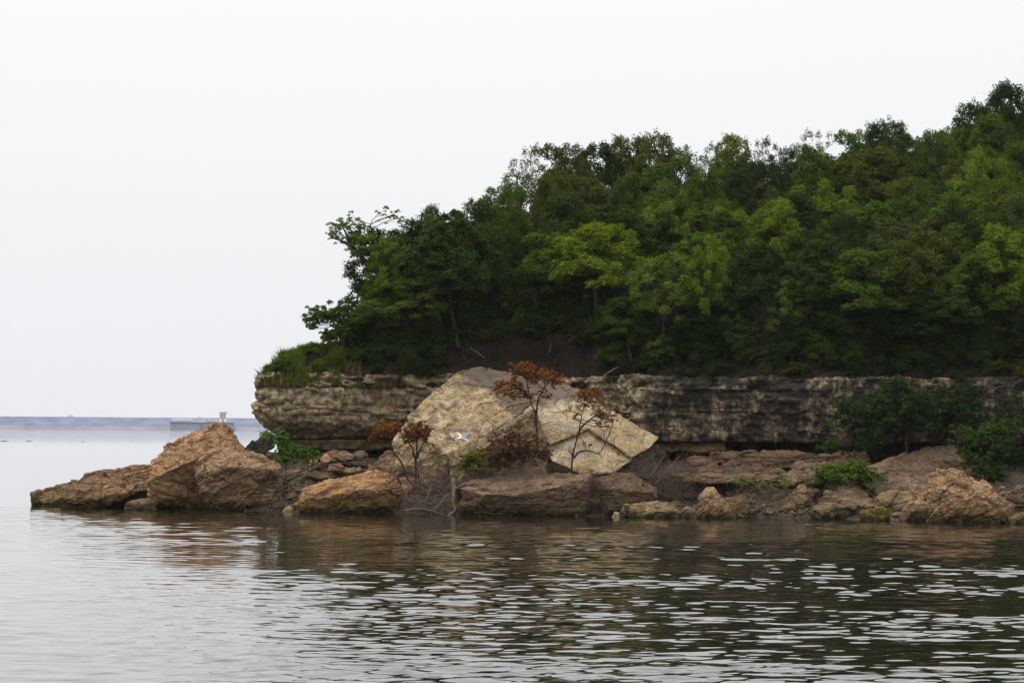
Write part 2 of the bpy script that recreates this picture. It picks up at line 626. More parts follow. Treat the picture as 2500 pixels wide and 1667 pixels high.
def catmull(pts, step):
    pts = np.array(pts, dtype=float)
    ext = np.vstack([2 * pts[0] - pts[1], pts, 2 * pts[-1] - pts[-2]])
    out = []
    for k in range(1, len(ext) - 2):
        p0, p1, p2, p3 = ext[k - 1:k + 3]
        n = max(2, int(np.linalg.norm(p2 - p1) / step))
        for t_ in np.arange(n) / n:
            out.append(0.5 * (2 * p1 + (p2 - p0) * t_ + (2 * p0 - 5 * p1 + 4 * p2 - p3) * t_ ** 2 + (-p0 + 3 * p1 - 3 * p2 + p3) * t_ ** 3))
    out.append(pts[-1])
    return np.array(out)


PTH = catmull(PATH, 0.11)
TAN = np.gradient(PTH, axis=0)
TAN /= np.linalg.norm(TAN, axis=1)[:, None]
NOUT = np.stack([-TAN[:, 1], TAN[:, 0]], 1)
_front = PTH[(PTH[:, 1] < 137.2) & (np.arange(len(PTH)) < np.argmin(PTH[:, 0]))]
_o = np.argsort(_front[:, 0])
FX, FY = _front[_o, 0], _front[_o, 1]


def cliff_y(X):
    return np.interp(X, FX, FY)


RX = [-17, -12.5, -9.6, -4, 0, 7, 14.2, 25, 35, 44, 80]
HSLOPE = 0.165
RY = [139, 141, 144, 155, 164, 173, 182, 200, 216, 232, 260]


def signed_d(X, Y):
    """distance inside the cliff line (positive inside)"""
    q = PTH[::4]
    n = NOUT[::4]
    out = np.empty(len(X))
    near = np.empty(len(X), dtype=int)
    for a in range(0, len(X), 4000):
        dx = X[a:a + 4000, None] - q[None, :, 0]
        dy = Y[a:a + 4000, None] - q[None, :, 1]
        d2 = dx * dx + dy * dy
        k = d2.argmin(1)
        r = np.arange(len(k))
        s = -(dx[r, k] * n[k, 0] + dy[r, k] * n[k, 1])
        out[a:a + 4000] = np.sqrt(d2[r, k]) * np.where(s >= 0, 1, -1)
        near[a:a + 4000] = k
    return out, near


def bank_h(X):
    return np.interp(X, [-18, -16, -13, -9, -6, -3, 0, 4, 7, 9, 14, 30, 60], [0.75, 1.1, 1.5, 1.3, 1.6, 2.4, 2.75, 2.7, 2.3, 1.6, 1.2, 1.3, 1.5])


def hill_z(X, Y, d=None):
    X, Y = np.atleast_1d(np.asarray(X, float)), np.atleast_1d(np.asarray(Y, float))
    if d is None:
        d, _ = signed_d(X, Y)
    hb = bank_h(X)
    steep = smooth(-6, -2, X) * (1 - smooth(6, 9, X))
    a = smooth(0.0, 3.0, d)
    b = 0.45 * np.clip(d / 1.9, 0, 1) + 0.55 * smooth(1.9, 2.35, d)
    z = 8.72 + hb * (a * (1 - steep) + b * steep)
    R = np.interp(X, RX, RY)
    yc = cliff_y(X)
    rise = np.clip(np.minimum(Y, R) - yc - 2.5, 0, None)
    z = z - 0.75 * (1 - smooth(0.1, 0.8, d))
    z = z + HSLOPE * rise * smooth(-17, -11, X) - 0.22 * np.clip(Y - R, 0, None)
    return np.maximum(z, 7.0)


def build_hill():
    xs = np.arange(-19, 70, 0.46)
    ys = np.arange(116, 244, 0.46)
    X, Y = np.meshgrid(xs, ys)
    sh = X.shape
    x, y = X.ravel(), Y.ravel()
    d, near = signed_d(x, y)
    n = NOUT[::4][near]
    mv = (d > -0.5) & (d < 0.32)
    shift = np.where(mv, 0.12 - d, 0.0)
    x2, y2 = x - n[:, 0] * shift, y - n[:, 1] * shift
    d2 = np.where(mv, 0.12, d)
    z = hill_z(x2, y2, np.maximum(d2, 0.0))
    q = np.stack([x2, y2, z], 1)
    w = smooth(0.1, 0.9, d2)
    z = z + w * (0.26 * fbm(q * 0.7, 4) + 0.14 * fbm(q * 2.2, 3) + 0.10 * ridged(q * 1.3, 3))
    keep = (d > -0.5).reshape(sh)
    i = np.arange(x.size).reshape(sh)
    ok = keep[:-1, :-1] & keep[:-1, 1:] & keep[1:, 1:] & keep[1:, :-1]
    f = np.stack([i[:-1, :-1], i[:-1, 1:], i[1:, 1:], i[1:, :-1]], 2)[ok]
    used = np.unique(f)
    remap = np.full(x.size, -1)
    remap[used] = np.arange(len(used))
    v = np.stack([x2, y2, z], 1)[used]
    o = link('hillside', mesh_np('hillside', v, remap[f], True), M['hill'])
    tag(o, 'dark soil hillside rising above the cliff under the wood', None, None, 'structure')


build_hill()

# cliff: beds of limestone with recessed joints, overhanging at the foot
CLIFF = empty('cliff', (-2, 134, 3.5))
tag(CLIFF, 'weathered limestone cliff overhanging the boulder shore', None, None, 'structure')


def sweep_bed(name, z0, z1, off_fn, mat, depth=1.3, dz=0.10, amp=1.0, s0=0, s1=None, seed=0.0, groove=0.10):
    """one bed: lip, rough front, lip; follows the plan of the cliff"""
    pth, no = PTH[s0:s1], NOUT[s0:s1]
    nv = max(4, int((z1 - z0) / dz))
    vs = np.linspace(0, 1, nv)
    rows = []
    S = np.arange(len(pth)) * 0.11
    wav = lambda zz: 0.10 * pn(np.stack([pth[:, 0] * 0.22, pth[:, 1] * 0.22, np.full(len(pth), zz * 3.1)], 1)) + 0.04 * pn(np.stack([pth[:, 0] * 1.3, pth[:, 1] * 1.3, np.full(len(pth), zz)], 1))
    zb, zt = z0 + wav(z0), z1 + wav(z1)
    if z0 < 4.2:
        zb = zb + 0.16 * pn(np.stack([S * 0.5, 0 * S, 0 * S], 1)) + 0.12 * np.round(2 * pn(np.stack([S * 0.9, 0 * S + 5, 0 * S], 1))) / 2
    if z1 > 8.5:
        nt = pn(np.stack([S * 0.16, 0 * S, 0 * S + 3], 1)) + 0.5 * pn(np.stack([S * 0.55, 0 * S + 9, 0 * S], 1))
        zt = zt + 0.32 * np.round(nt * 3) / 3 + 0.06 * pn(np.stack([S * 2.2, 0 * S, 0 * S], 1)) - 0.05
    prof = [(0.0, depth)] + [(u, 0.0) for u in vs] + [(1.0, depth)]
    for k, (u, ins) in enumerate(prof):
        z = zb + (zt - zb) * u
        rnd = groove * (1 - np.clip(min(u, 1 - u) / 0.14, 0, 1)) ** 1.5 if ins == 0 else groove
        rnd = rnd * np.clip(0.35 + 1.6 * pn(np.stack([S * 0.21, 0 * S + z0, 0 * S + u], 1)), 0, 1.3)
        off = off_fn(z, pth) - rnd - ins
        p = np.stack([pth[:, 0] + no[:, 0] * off, pth[:, 1] + no[:, 1] * off, z], 1)
        if ins == 0:
            q = p + seed
            dsp = 0.34 * fbm((p + 4.0) * np.array([0.33, 0.33, 0.5]), 3) + 0.20 * fbm(q * np.array([1.2, 1.2, 1.3]) + 3, 3)
            dsp += 0.13 * ridged(q * np.array([2.4, 2.4, 2.0]) + 7, 3) - 0.07 - 0.10 * np.clip(pn(q * np.array([1.9, 1.9, 2.2]) + 21) - 0.25, 0, 1) * 3
            fis = pn(np.stack([q[:, 0] * 0.55 + q[:, 1] * 0.2, q[:, 2] * 0.08 + seed, q[:, 1] * 0.1], 1))
            dsp -= 0.22 * np.exp(-(fis / 0.018) ** 2) * np.clip(0.4 + 2.5 * pn(q * 0.3 + 40), 0, 1)
            nb = fbm(q * np.array([0.55, 0.55, 0.9]) + 61, 2)
            dsp += 0.16 * (np.round(nb * 3.5) / 3.5 - 0.4 * nb)
            dsp += 0.09 * pn(q * np.array([0.25, 0.25, 5.5]) + 33) - 0.14 * np.exp(-(pn(q * np.array([0.12, 0.12, 2.1]) + 71) / 0.05) ** 2)
            dsp += 0.13 * cells(q, 1.0, 3, (1.5, 1.5, 0.75)) + 0.05 * cells(q, 0.42, 9, (1.2, 1.2, 0.8))
            dsp *= amp
            p[:, 0] += no[:, 0] * dsp
            p[:, 1] += no[:, 1] * dsp
            p[:, 2] += 0.04 * fbm(q * 1.7 + 11, 2)
        rows.append(p)
    v = np.stack(rows, 0)
    nr, nc = v.shape[:2]
    i = np.arange(nr * nc).reshape(nr, nc)
    f = np.stack([i[:-1, :-1], i[1:, :-1], i[1:, 1:], i[:-1, 1:]], 2).reshape(-1, 4)
    me = mesh_np(name, v.reshape(-1, 3), f)
    o = link(name, me, mat, CLIFF)
    o.matrix_parent_inverse = Matrix.Translation(CLIFF.location).inverted()
    return o


def off_main(z, pth):
    left = 1 - smooth(-13, -4, pth[:, 0])
    a = np.interp(z, [4.3, 4.75, 5.2, 5.7, 6.3, 7.2, 8.0, 9.2], [-2.3, -1.75, -0.75, -0.2, 0.0, -0.12, -0.25, -0.55])
    b = np.interp(z, [4.3, 4.75, 5.2, 5.7, 6.3, 7.2, 8.0, 9.2], [-0.9, -0.55, -0.35, -0.3, -0.1, -0.05, -0.1, -0.25])
    return a * left + b * (1 - left)


def off_ledge(z, pth):
    left = 1 - smooth(-13, -4, pth[:, 0])
    return -(1.85 * left + 1.35 * (1 - left)) + 0.35 * (z - 4.2)


NPT = len(PTH)
S1 = int(np.argmax(PTH[:, 1] > 150)) if (PTH[:, 1] > 150).any() else NPT
for k, (z0, z1) in enumerate(((4.62, 5.31), (5.24, 6.50), (6.42, 8.01), (7.93, 8.82))):
    sweep_bed('rock_bed', z0, z1, off_main, M['cliff'], 1.6, 0.085, 1.0, 0, S1, k * 13.7, (0.07, 0.10, 0.05, 0.05)[k])
sweep_bed('rock_ledge', 3.98, 4.52, off_ledge, M['ledge'], 1.5, 0.08, 1.15, int(np.argmax(PTH[:, 0] < lat(1770, 129.5))), S1, 90.0, 0.12)
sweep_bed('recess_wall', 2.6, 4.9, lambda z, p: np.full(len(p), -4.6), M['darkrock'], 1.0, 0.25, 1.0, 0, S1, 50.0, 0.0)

core = MB().box(-15.3, 4.0, 138.2, 146.0, 0.5, 5.2).build('added_recess_shade_box', M['darkrock'], CLIFF)  # added dark box filling the hollow headland where only shade shows
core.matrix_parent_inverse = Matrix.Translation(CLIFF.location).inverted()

# ------------------------------------------------------------------ shore slope below the cliff
_sx, _sy = [], []
for px, py in ((300, 1240), (650, 1247), (1100, 1258), (1500, 1262), (2000, 1267), (2500, 1283), (2800, 1292)):
    yy = wy(px, py)
    _sy.append(yy + 2.5)
    _sx.append(lat(px, yy))


def shore_z(X, Y, rough=True):
    X, Y = np.atleast_1d(np.asarray(X, float)), np.atleast_1d(np.asarray(Y, float))
    ys, yc = np.interp(X, _sx, _sy), cliff_y(X)
    tt = (Y - ys) / (yc + 0.3 - ys)
    z = np.where(tt < 0, tt * (yc - ys) * 0.32, 3.25 * np.clip(tt, 0, 1) ** 0.9 + 0.25 * np.clip(tt - 1, 0, 1))
    z = z - 0.75 * np.clip(-16.9 - X, 0, 8)
    if rough:
        q = np.stack([X, Y, 0 * X], 1)
        z = z + np.clip((z + 0.5) / 1.0, 0, 1) * (0.30 * fbm(q * 0.55, 3) + 0.14 * fbm(q * 2.2, 3))
    return np.maximum(z, -3.0)


def build_shore():
    xs = np.arange(-44, 48, 0.30)
    ys = np.arange(100, 144, 0.30)
    X, Y = np.meshgrid(xs, ys)
    Z = shore_z(X.ravel(), Y.ravel()).reshape(X.shape)
    i = np.arange(X.size).reshape(X.shape)
    f = np.stack([i[:-1, :-1], i[:-1, 1:], i[1:, 1:], i[1:, :-1]], 2).reshape(-1, 4)
    o = link('shore_ground', mesh_np('shore_ground', np.stack([X, Y, Z], 2).reshape(-1, 3), f, True), M['shore'])
    tag(o, 'stony shore slope between lake and cliff foot', None, None, 'structure')


build_shore()

# ------------------------------------------------------------------ fallen rocks
def hull_mesh(hulls):
    bm = bmesh.new()
    for pts in hulls:
        vs = [bm.verts.new(tuple(p)) for p in pts]
        bm.verts.ensure_lookup_table()
        r = bmesh.ops.convex_hull(bm, input=vs)
        junk = [g for g in r['geom_interior'] if isinstance(g, bmesh.types.BMVert)] + [g for g in r['geom_unused'] if isinstance(g, bmesh.types.BMVert)]
        if junk:
            bmesh.ops.delete(bm, geom=list(set(junk)), context='VERTS')
    me = bpy.data.meshes.new('rock_hull')
    bm.to_mesh(me)
    bm.free()
    return me


def px_hull(Y0, pts, depth, shrink=0.82):
    cx = sum(p[0] for p in pts) / len(pts)
    cy = sum(p[1] for p in pts) / len(pts)
    out = []
    for p in pts:
        px, py = p[0], p[1]
        dy = p[2] if len(p) > 2 else 0.0
        a = P(px, py, Y0 + dy)
        b = P(cx + (px - cx) * shrink, cy + (py - cy) * shrink + 6, Y0 + dy + depth)
        for q in (a, b):
            if q[2] < 0.2:
                q[2] -= 0.6
            out.append(q)
    return out


ROCKS = []      # (name, label, group, hulls, voxel, material, amp, bedding tilt)


def rock(label, Y0, pts, depth, mat, voxel=0.10, amp=1.0, bed=(0.0, 0.0), name='boulder', cat='boulder', group=None, extra=()):
    hs = [px_hull(Y0, pts, depth)]
    for (y2, p2, d2) in extra:
        hs.append(px_hull(y2, p2, d2))
    ROCKS.append((name, label, cat, group, hs, voxel, mat, amp, bed))


FB = 'fallen boulders along the waterline'
y = wy(115, 1229)
rock('low dark wedge of rock at the far tip of the point', y + 0.4, [(73, 1202, .3), (95, 1194, 1), (185, 1168, 1.2), (218, 1165, 1.5), (218, 1243, .2), (150, 1242, -.2), (83, 1240, .2)], 1.6, 'tan_grey', .09, group=FB)
y = wy(185, 1236)
rock('long tan slab tilted out of the water over a dark gap', y, [(146, 1218, 0), (153, 1190, .3), (208, 1157, .8), (330, 1137, 1.2), (368, 1133, 1.5), (374, 1188, .2), (250, 1211, -.4), (190, 1242, -.3), (149, 1244, 0)], 2.2, 'tan', .095, 1.1, (0.25, 0),
     group=FB, extra=[(y + 1.9, [(175, 1245), (405, 1245), (405, 1170), (210, 1200)], 1.2)])
y = wy(340, 1242)
rock('small wet rock in the gap under the tilted tan slab', y + 0.5, [(298, 1250, 0), (312, 1226, .2), (345, 1213, .6), (384, 1219, .6), (390, 1250, 0), (340, 1235, -.2)], 1.0, 'brown', .07, group=FB)
y = wy(440, 1241)
rock('tallest peaked tan boulder at the point, pale broken summit', y, [(359, 1175, -.5), (366, 1120, .8), (420, 1082, 1.8), (470, 1056, 2.6), (525, 1034, 3.3), (545, 1035, 3.3), (580, 1064, 3.1), (608, 1100, 2.8), (476, 1119, -.7), (392, 1250, 1.5), (440, 1258, 1.7), (525, 1254, 1.9), (612, 1240, 2.4)], 3.0, 'tan', .105, 1.1, (-0.45, 0), group=FB)
y = wy(590, 1243)
rock('big blocky tan boulder leaning against the peaked one', y - 0.9, [(476, 1173, .2), (484, 1129, .5), (512, 1099, 1.9), (565, 1091, 2.3), (640, 1112, 1.9), (682, 1133, 1.1), (693, 1188, .6), (678, 1256, 1.4), (600, 1258, 1.3), (520, 1256, 1.3), (560, 1140, -.6), (660, 1141, -.2), (478, 1160, 0)], 2.4, 'tan', .105, 1.1, (0.3, 0), group=FB)
rock('dark slab propped up under the cliff end', 133.4, [(600, 1096, 0), (650, 1055, .3), (664, 1050, .3), (672, 1092, .2), (628, 1112, 0)], 1.6, 'darkrock', .08, .8, group='dark slabs at the cliff end')
rock('thin dark rock splinter poking up behind peaked boulder', 133.2, [(596, 1094, 0), (612, 1076, .1), (620, 1073, .1), (622, 1084, .1), (606, 1106, 0)], 0.7, 'darkrock', .06, .6, group='dark slabs at the cliff end')
y = wy(850, 1252)
rock('broad tan boulder with sloping lit top, beside the saplings', y, [(716, 1262, .2), (722, 1230, 0), (738, 1187, .9), (805, 1173, 1.7), (911, 1147, 2.8), (952, 1155, 2.4), (980, 1187, 1.2), (983, 1216, .9), (966, 1264, 1.4), (850, 1268, 1.4), (800, 1212, -.5), (900, 1190, -.2), (955, 1172, .6), (740, 1215, -.3)], 2.0, 'tan', .10, 1.1, (0.25, 0), group=FB)
rock('pinkish sloping block under the rust-leaved trees', 128.4, [(890, 1150, 0), (925, 1112, 1), (948, 1098, 1.6), (1000, 1090, 2), (1045, 1115, 1.5), (1064, 1152, .5), (1045, 1180, 0), (900, 1185, -.2)], 2.5, 'pink', .10)
rock('pale flat rock behind the stems of the rust-leaved trees', 126.2, [(975, 1165, 1.5), (1062, 1147, 2), (1074, 1160, 1.5), (1045, 1200, 0), (975, 1205, 0), (1010, 1190, -.2)], 2.0, 'tan', .09)
y = wy(1280, 1258)
rock('long flat-topped boulder with pinkish top below rust bush', y - 0.3, [(1120, 1190, .3), (1160, 1168, 2.6), (1250, 1160, 3.2), (1335, 1154, 3.2), (1429, 1152, 3.0), (1441, 1160, 1.9), (1443, 1212, .9), (1433, 1272, 1.5), (1124, 1270, 1.5), (1262, 1209, -.6), (1350, 1190, -.3), (1437, 1166, 1.0), (1180, 1206, -.4), (1280, 1272, 1.5)], 1.2, 'pink', .10, .9, (0.05, 0), group=FB)
y = wy(1540, 1262)
rock('brown undercut boulder with frayed roots on its shoulder', y + 1.2, [(1446, 1172, 1), (1470, 1160, 1.6), (1546, 1156, 2), (1570, 1172, 1.2), (1604, 1190, .8), (1607, 1217, .6), (1560, 1262, .7), (1485, 1262, .9), (1492, 1198, -.2), (1590, 1200, 0), (1480, 1212, .4)], 2.0, 'brown', .10, group=FB)
y = wy(1590, 1263)
rock('low rounded mound of crumbly yellowish rock at the water', y, [(1500, 1274, 0), (1520, 1242, .3), (1544, 1228, .8), (1575, 1222, 1), (1647, 1230, .8), (1667, 1247, .4), (1680, 1276, 0), (1590, 1279, -.3), (1600, 1246, -.3)], 1.2, 'tan_grey', .07, 1.2, group=FB)
rock('small pale chip of rock beside the low crumbly mound', wy(1505, 1262) + .1, [(1484, 1262, 0), (1500, 1246, .2), (1512, 1250, .2), (1516, 1266, 0)], .4, 'cream', .05, .5)
y = wy(1757, 1265)
rock('pointed tan boulder standing like a tooth', y, [(1698, 1278, .2), (1703, 1210, .6), (1727, 1184, 1), (1745, 1195, .9), (1768, 1216, .7), (1820, 1258, .2), (1817, 1278, .1), (1755, 1280, -.2), (1735, 1226, -.15)], 1.3, 'tan', .075, 1.1, (0.6, 0), group=FB)
y = wy(1845, 1262)
rock('little flat rock just clear of the water past the tooth', y, [(1816, 1260, .1), (1847, 1248, .4), (1876, 1258, .1), (1874, 1274, 0), (1818, 1274, 0)], .7, 'tan', .06, .7, group=FB)
rock('brown rock in the gap between tooth and angular boulder', y + 1.6, [(1826, 1240, 0), (1850, 1227, .3), (1876, 1231, .3), (1882, 1258, 0), (1830, 1260, 0)], .9, 'brown', .07, .9)
y = wy(1930, 1262)
rock('angular tan boulder with upright knob beside pale herbs', y, [(1880, 1254, 0), (1943, 1197, .9), (1959, 1180, 1.4), (1985, 1178, 1.6), (1991, 1220, .8), (1978, 1268, .5), (1900, 1276, .2), (1966, 1225, .1)], 1.5, 'tan_grey', .08, 1.0, (0.5, 0), group=FB)
y = wy(2012, 1267)
rock('small yellow-stained block in front of the cracked slab', y, [(1971, 1278, 0), (1985, 1239, .4), (2002, 1222, .8), (2032, 1228, .7), (2056, 1278, .1), (2015, 1247, -.15)], 1.0, 'tan_grey', .065, group=FB)
rock('flat cracked slab below the green shrub', y + 0.9, [(2005, 1228, .3), (2018, 1204, 1.2), (2080, 1204, 1.5), (2131, 1212, 1.3), (2152, 1236, .5), (2100, 1268, .3), (2050, 1274, .2), (2060, 1236, -.1), (2130, 1237, 0)], 1.5, 'tan_grey', .08, group=FB)
y = wy(2125, 1271)
rock('low ochre mossy rock at the water', y, [(2088, 1284, 0), (2100, 1246, .3), (2125, 1241, .6), (2155, 1238, .6), (2170, 1255, .3), (2172, 1284, 0), (2130, 1263, -.2)], .9, 'mossy', .06, 1.1, group=FB)
rock('rounded tan rock wedged behind the mossy one', y + 2.2, [(2132, 1218, 0), (2160, 1204, .5), (2187, 1196, .9), (2238, 1200, .9), (2232, 1225, 0), (2208, 1252, 0), (2160, 1252, 0)], 1.2, 'tan_grey', .075)
y = wy(2235, 1272)
rock('wedge of tan rock against the rightmost great boulder', y, [(2186, 1270, 0), (2215, 1228, .5), (2263, 1208, 1), (2278, 1240, .4), (2276, 1288, .1), (2190, 1286, .1), (2230, 1247, -.15)], 1.2, 'tan', .075, group=FB)
y = wy(2370, 1279)
rock('great rounded tan boulder, largest near the dark bushes', y, [(2262, 1195, .8), (2270, 1155, 1.4), (2288, 1142, 1.8), (2341, 1151, 1.8), (2380, 1167, 1.6), (2411, 1185, 1.3), (2431, 1216, .9), (2456, 1247, .5), (2460, 1292, .3), (2285, 1292, .3), (2262, 1242, .4), (2300, 1192, -.2), (2400, 1226, -.3), (2340, 1240, -.2)], 2.0, 'tan', .09, 1.2, (0.35, 0), group=FB)
rock('small tan rock on the shoulder of the great boulder', y + .9, [(2424, 1214, 0), (2440, 1211, .4), (2468, 1228, .2), (2468, 1266, 0), (2428, 1266, 0)], 1.0, 'tan', .07, .9)
rock('huge smooth sloping pinkish rock behind the waterline boulders', 121.3, [(2100, 1145, 1), (2122, 1132, 1.6), (2209, 1107, 3), (2265, 1090, 4), (2333, 1081, 4.5), (2372, 1100, 4), (2440, 1140, 2.5), (2460, 1195, 1), (2263, 1215, -.5), (2150, 1215, -.5), (2105, 1180, 0)], 2.0, 'pink', .11, .8, (-0.2, 0))

for lab, Y0, pts, d, m, vx in (
        ('small dark rock between the crumbly mound and the tooth', wy(1685, 1266) + .5, [(1664, 1268, 0), (1672, 1250, .3), (1690, 1240, .5), (1704, 1252, .3), (1706, 1272, 0)], .8, 'brown', .06),
        ('brown block leaning behind the tooth boulder', wy(1790, 1266) + 2.2, [(1762, 1240, 0), (1780, 1212, .5), (1805, 1206, .7), (1832, 1222, .4), (1838, 1258, 0), (1780, 1262, 0)], 1.0, 'tan_grey', .07),
        ('greyish block between pale herbs and knobbed boulder', wy(1900, 1264) + 3.0, [(1872, 1228, 0), (1886, 1205, .4), (1918, 1200, .6), (1936, 1215, .3), (1930, 1240, 0), (1880, 1244, 0)], .9, 'pink', .07),
        ('tan block showing under the bright green shrub', wy(2080, 1268) + 2.6, [(2036, 1214, 0), (2052, 1190, .5), (2092, 1186, .7), (2120, 1196, .4), (2122, 1218, 0), (2060, 1222, 0)], 1.0, 'tan_grey', .07),
        ('small stacked stone between rounded rock and great boulder', wy(2245, 1272) + 1.6, [(2222, 1222, 0), (2230, 1203, .3), (2250, 1192, .5), (2270, 1198, .4), (2272, 1226, 0), (2240, 1232, 0)], .7, 'tan', .06),
        ('low tan rock past the great boulder at the frame edge', wy(2475, 1282) + .2, [(2452, 1288, 0), (2462, 1262, .3), (2485, 1250, .6), (2512, 1256, .6), (2520, 1290, 0), (2485, 1270, -.1)], .9, 'tan_grey', .065),
        ('brown rock on the gravel slope at the frame edge', wy(2480, 1282) + 3.5, [(2456, 1216, 0), (2470, 1196, .4), (2500, 1188, .6), (2522, 1196, .5), (2520, 1226, 0), (2476, 1228, 0)], 1.0, 'brown', .07),
        ('flat dark stone low between crumbly mound and undercut boulder', wy(1620, 1262) + 2.4, [(1606, 1240, 0), (1622, 1222, .4), (1660, 1216, .6), (1692, 1226, .4), (1690, 1246, 0), (1630, 1250, 0)], .9, 'darkrock', .07)):
    rock(lab, Y0, pts, d, m, vx, .9)

# the great slabs that broke out of the cliff
GS = 'great slabs fallen from the cliff'
rock('huge pale slab leaning at the cliff, brown soil on top', 0, [(1169, 893, 133.2), (1240, 903, 133.4), (1330, 955, 131.8), (1300, 985, 130.7), (1240, 1032, 128.4), (1092, 1107, 126.0), (1040, 1068, 126.9), (1000, 1022, 128.3), (1045, 965, 130.1), (1075, 945, 130.9), (1130, 900, 132.8),
      (958, 1075, 128.3), (965, 1140, 127.9), (1080, 1190, 126.9), (1240, 1120, 128.5)], .6, 'cream', .10, .8, (0.5, 0), 'rock_slab', 'rock slab', GS)
rock('mottled brown block wedged between the two pale slabs', 0, [(1094, 1110, 126.2), (1150, 1078, 126.5), (1240, 1036, 127.2), (1306, 1000, 128.6), (1318, 1060, 127.6), (1345, 1092, 126.8), (1335, 1170, 126.2), (1100, 1195, 125.4), (1200, 1092, 125.6)], 2.0, 'mottled', .10, 1.1, (0.4, 0), 'rock_slab', 'rock slab', GS)
rock('cream and ochre slab with jagged lower rim beside rust tree', 0, [(1262, 1030, 128.2), (1300, 985, 129.7), (1345, 925, 132.2), (1420, 952, 131.8), (1442, 1044, 128.6), (1345, 1087, 126.9), (1310, 1062, 127.4)], .8, 'white', .09, .7, (-0.5, 0), 'rock_slab', 'rock slab', GS,
     extra=[(0, [(1412, 948, 131.9), (1480, 1003, 130.6), (1530, 1030, 129.8), (1608, 1069, 128.4), (1596, 1088, 127.6), (1542, 1117, 126.7), (1436, 1046, 128.4)], .8)])
rock('thin whitish layer of rock showing under the jagged rim', 0, [(1320, 1085, 127.5), (1370, 1078, 127.7), (1440, 1050, 128.7), (1545, 1122, 127.2), (1495, 1155, 126.0), (1420, 1158, 125.8), (1345, 1125, 126.0)], 1.2, 'white', .09, .6, (-0.4, 0), 'rock_slab', 'rock slab', GS)
rock('dark block standing in for the shaded underside of the cream slab corner', 0, [(1480, 1158, 126.8), (1545, 1120, 127.8), (1607, 1082, 129.0), (1628, 1110, 129.2), (1590, 1165, 127.5), (1500, 1190, 126.8)], 1.8, 'darkrock', .10, 1.0, (0, 0), 'rock_slab', 'rock slab', GS)  # the slab's shaded underside, its shade put into a dark rock colour
rock('brown sloping rock bank behind the dead twiggy bush', 123.4, [(1585, 1165, .5), (1640, 1140, 2), (1700, 1150, 2), (1745, 1180, 1), (1720, 1240, 0), (1600, 1245, 0)], 2.0, 'darkrock', .10, 1.1)

# layered beds of rock below the overhang
SL = 'layered ledges below the overhang'
for lab, Y0, pts, d, m in (
        ('long brown layered ledge in the shadow of the overhang', 126.4, [(1735, 1108, .3), (1760, 1098, 1), (1950, 1097, 1.2), (2095, 1112, .8), (2120, 1136, 0), (1900, 1144, -.2), (1740, 1132, -.1)], 2.0, 'strata'),
        ('short reddish ledge end lit beside the dark recess', 126.6, [(1672, 1118, .2), (1690, 1110, .7), (1742, 1112, .7), (1748, 1134, 0), (1690, 1137, 0)], 1.2, 'strata'),
        ('thin split brown ledge under the long layered one', 125.2, [(1700, 1140, .3), (1730, 1133, .8), (1905, 1140, .9), (1930, 1152, .2), (1850, 1160, -.1), (1710, 1156, 0)], 1.5, 'strata'),
        ('orange-brown low ledge above the pale herbs', 123.6, [(1640, 1160, .3), (1700, 1149, 1.2), (1840, 1150, 1.3), (1905, 1158, .8), (1900, 1174, 0), (1740, 1178, -.2), (1650, 1176, 0)], 1.5, 'strata'),
        ('grey flat-topped ledge behind the green shrub', 124.6, [(1925, 1140, .3), (1945, 1128, 1.4), (2040, 1126, 1.6), (2085, 1138, .8), (2070, 1156, 0), (1950, 1158, 0)], 1.8, 'pink'),
        ('pale broken ledge in front of the grey one', 123.0, [(1890, 1166, .3), (1930, 1152, 1.2), (1990, 1150, 1.3), (2030, 1158, .8), (2010, 1180, 0), (1900, 1182, 0)], 1.2, 'pink'),
        ('small brown block tucked under the overhang near dark tree', 126.8, [(2020, 1112, .2), (2050, 1098, .6), (2110, 1102, .7), (2125, 1125, 0), (2030, 1130, 0)], 1.4, 'brown')):
    rock(lab, Y0, pts, d, m, .08, .9, (0, 0), 'rock_ledge', 'rock ledge', SL)

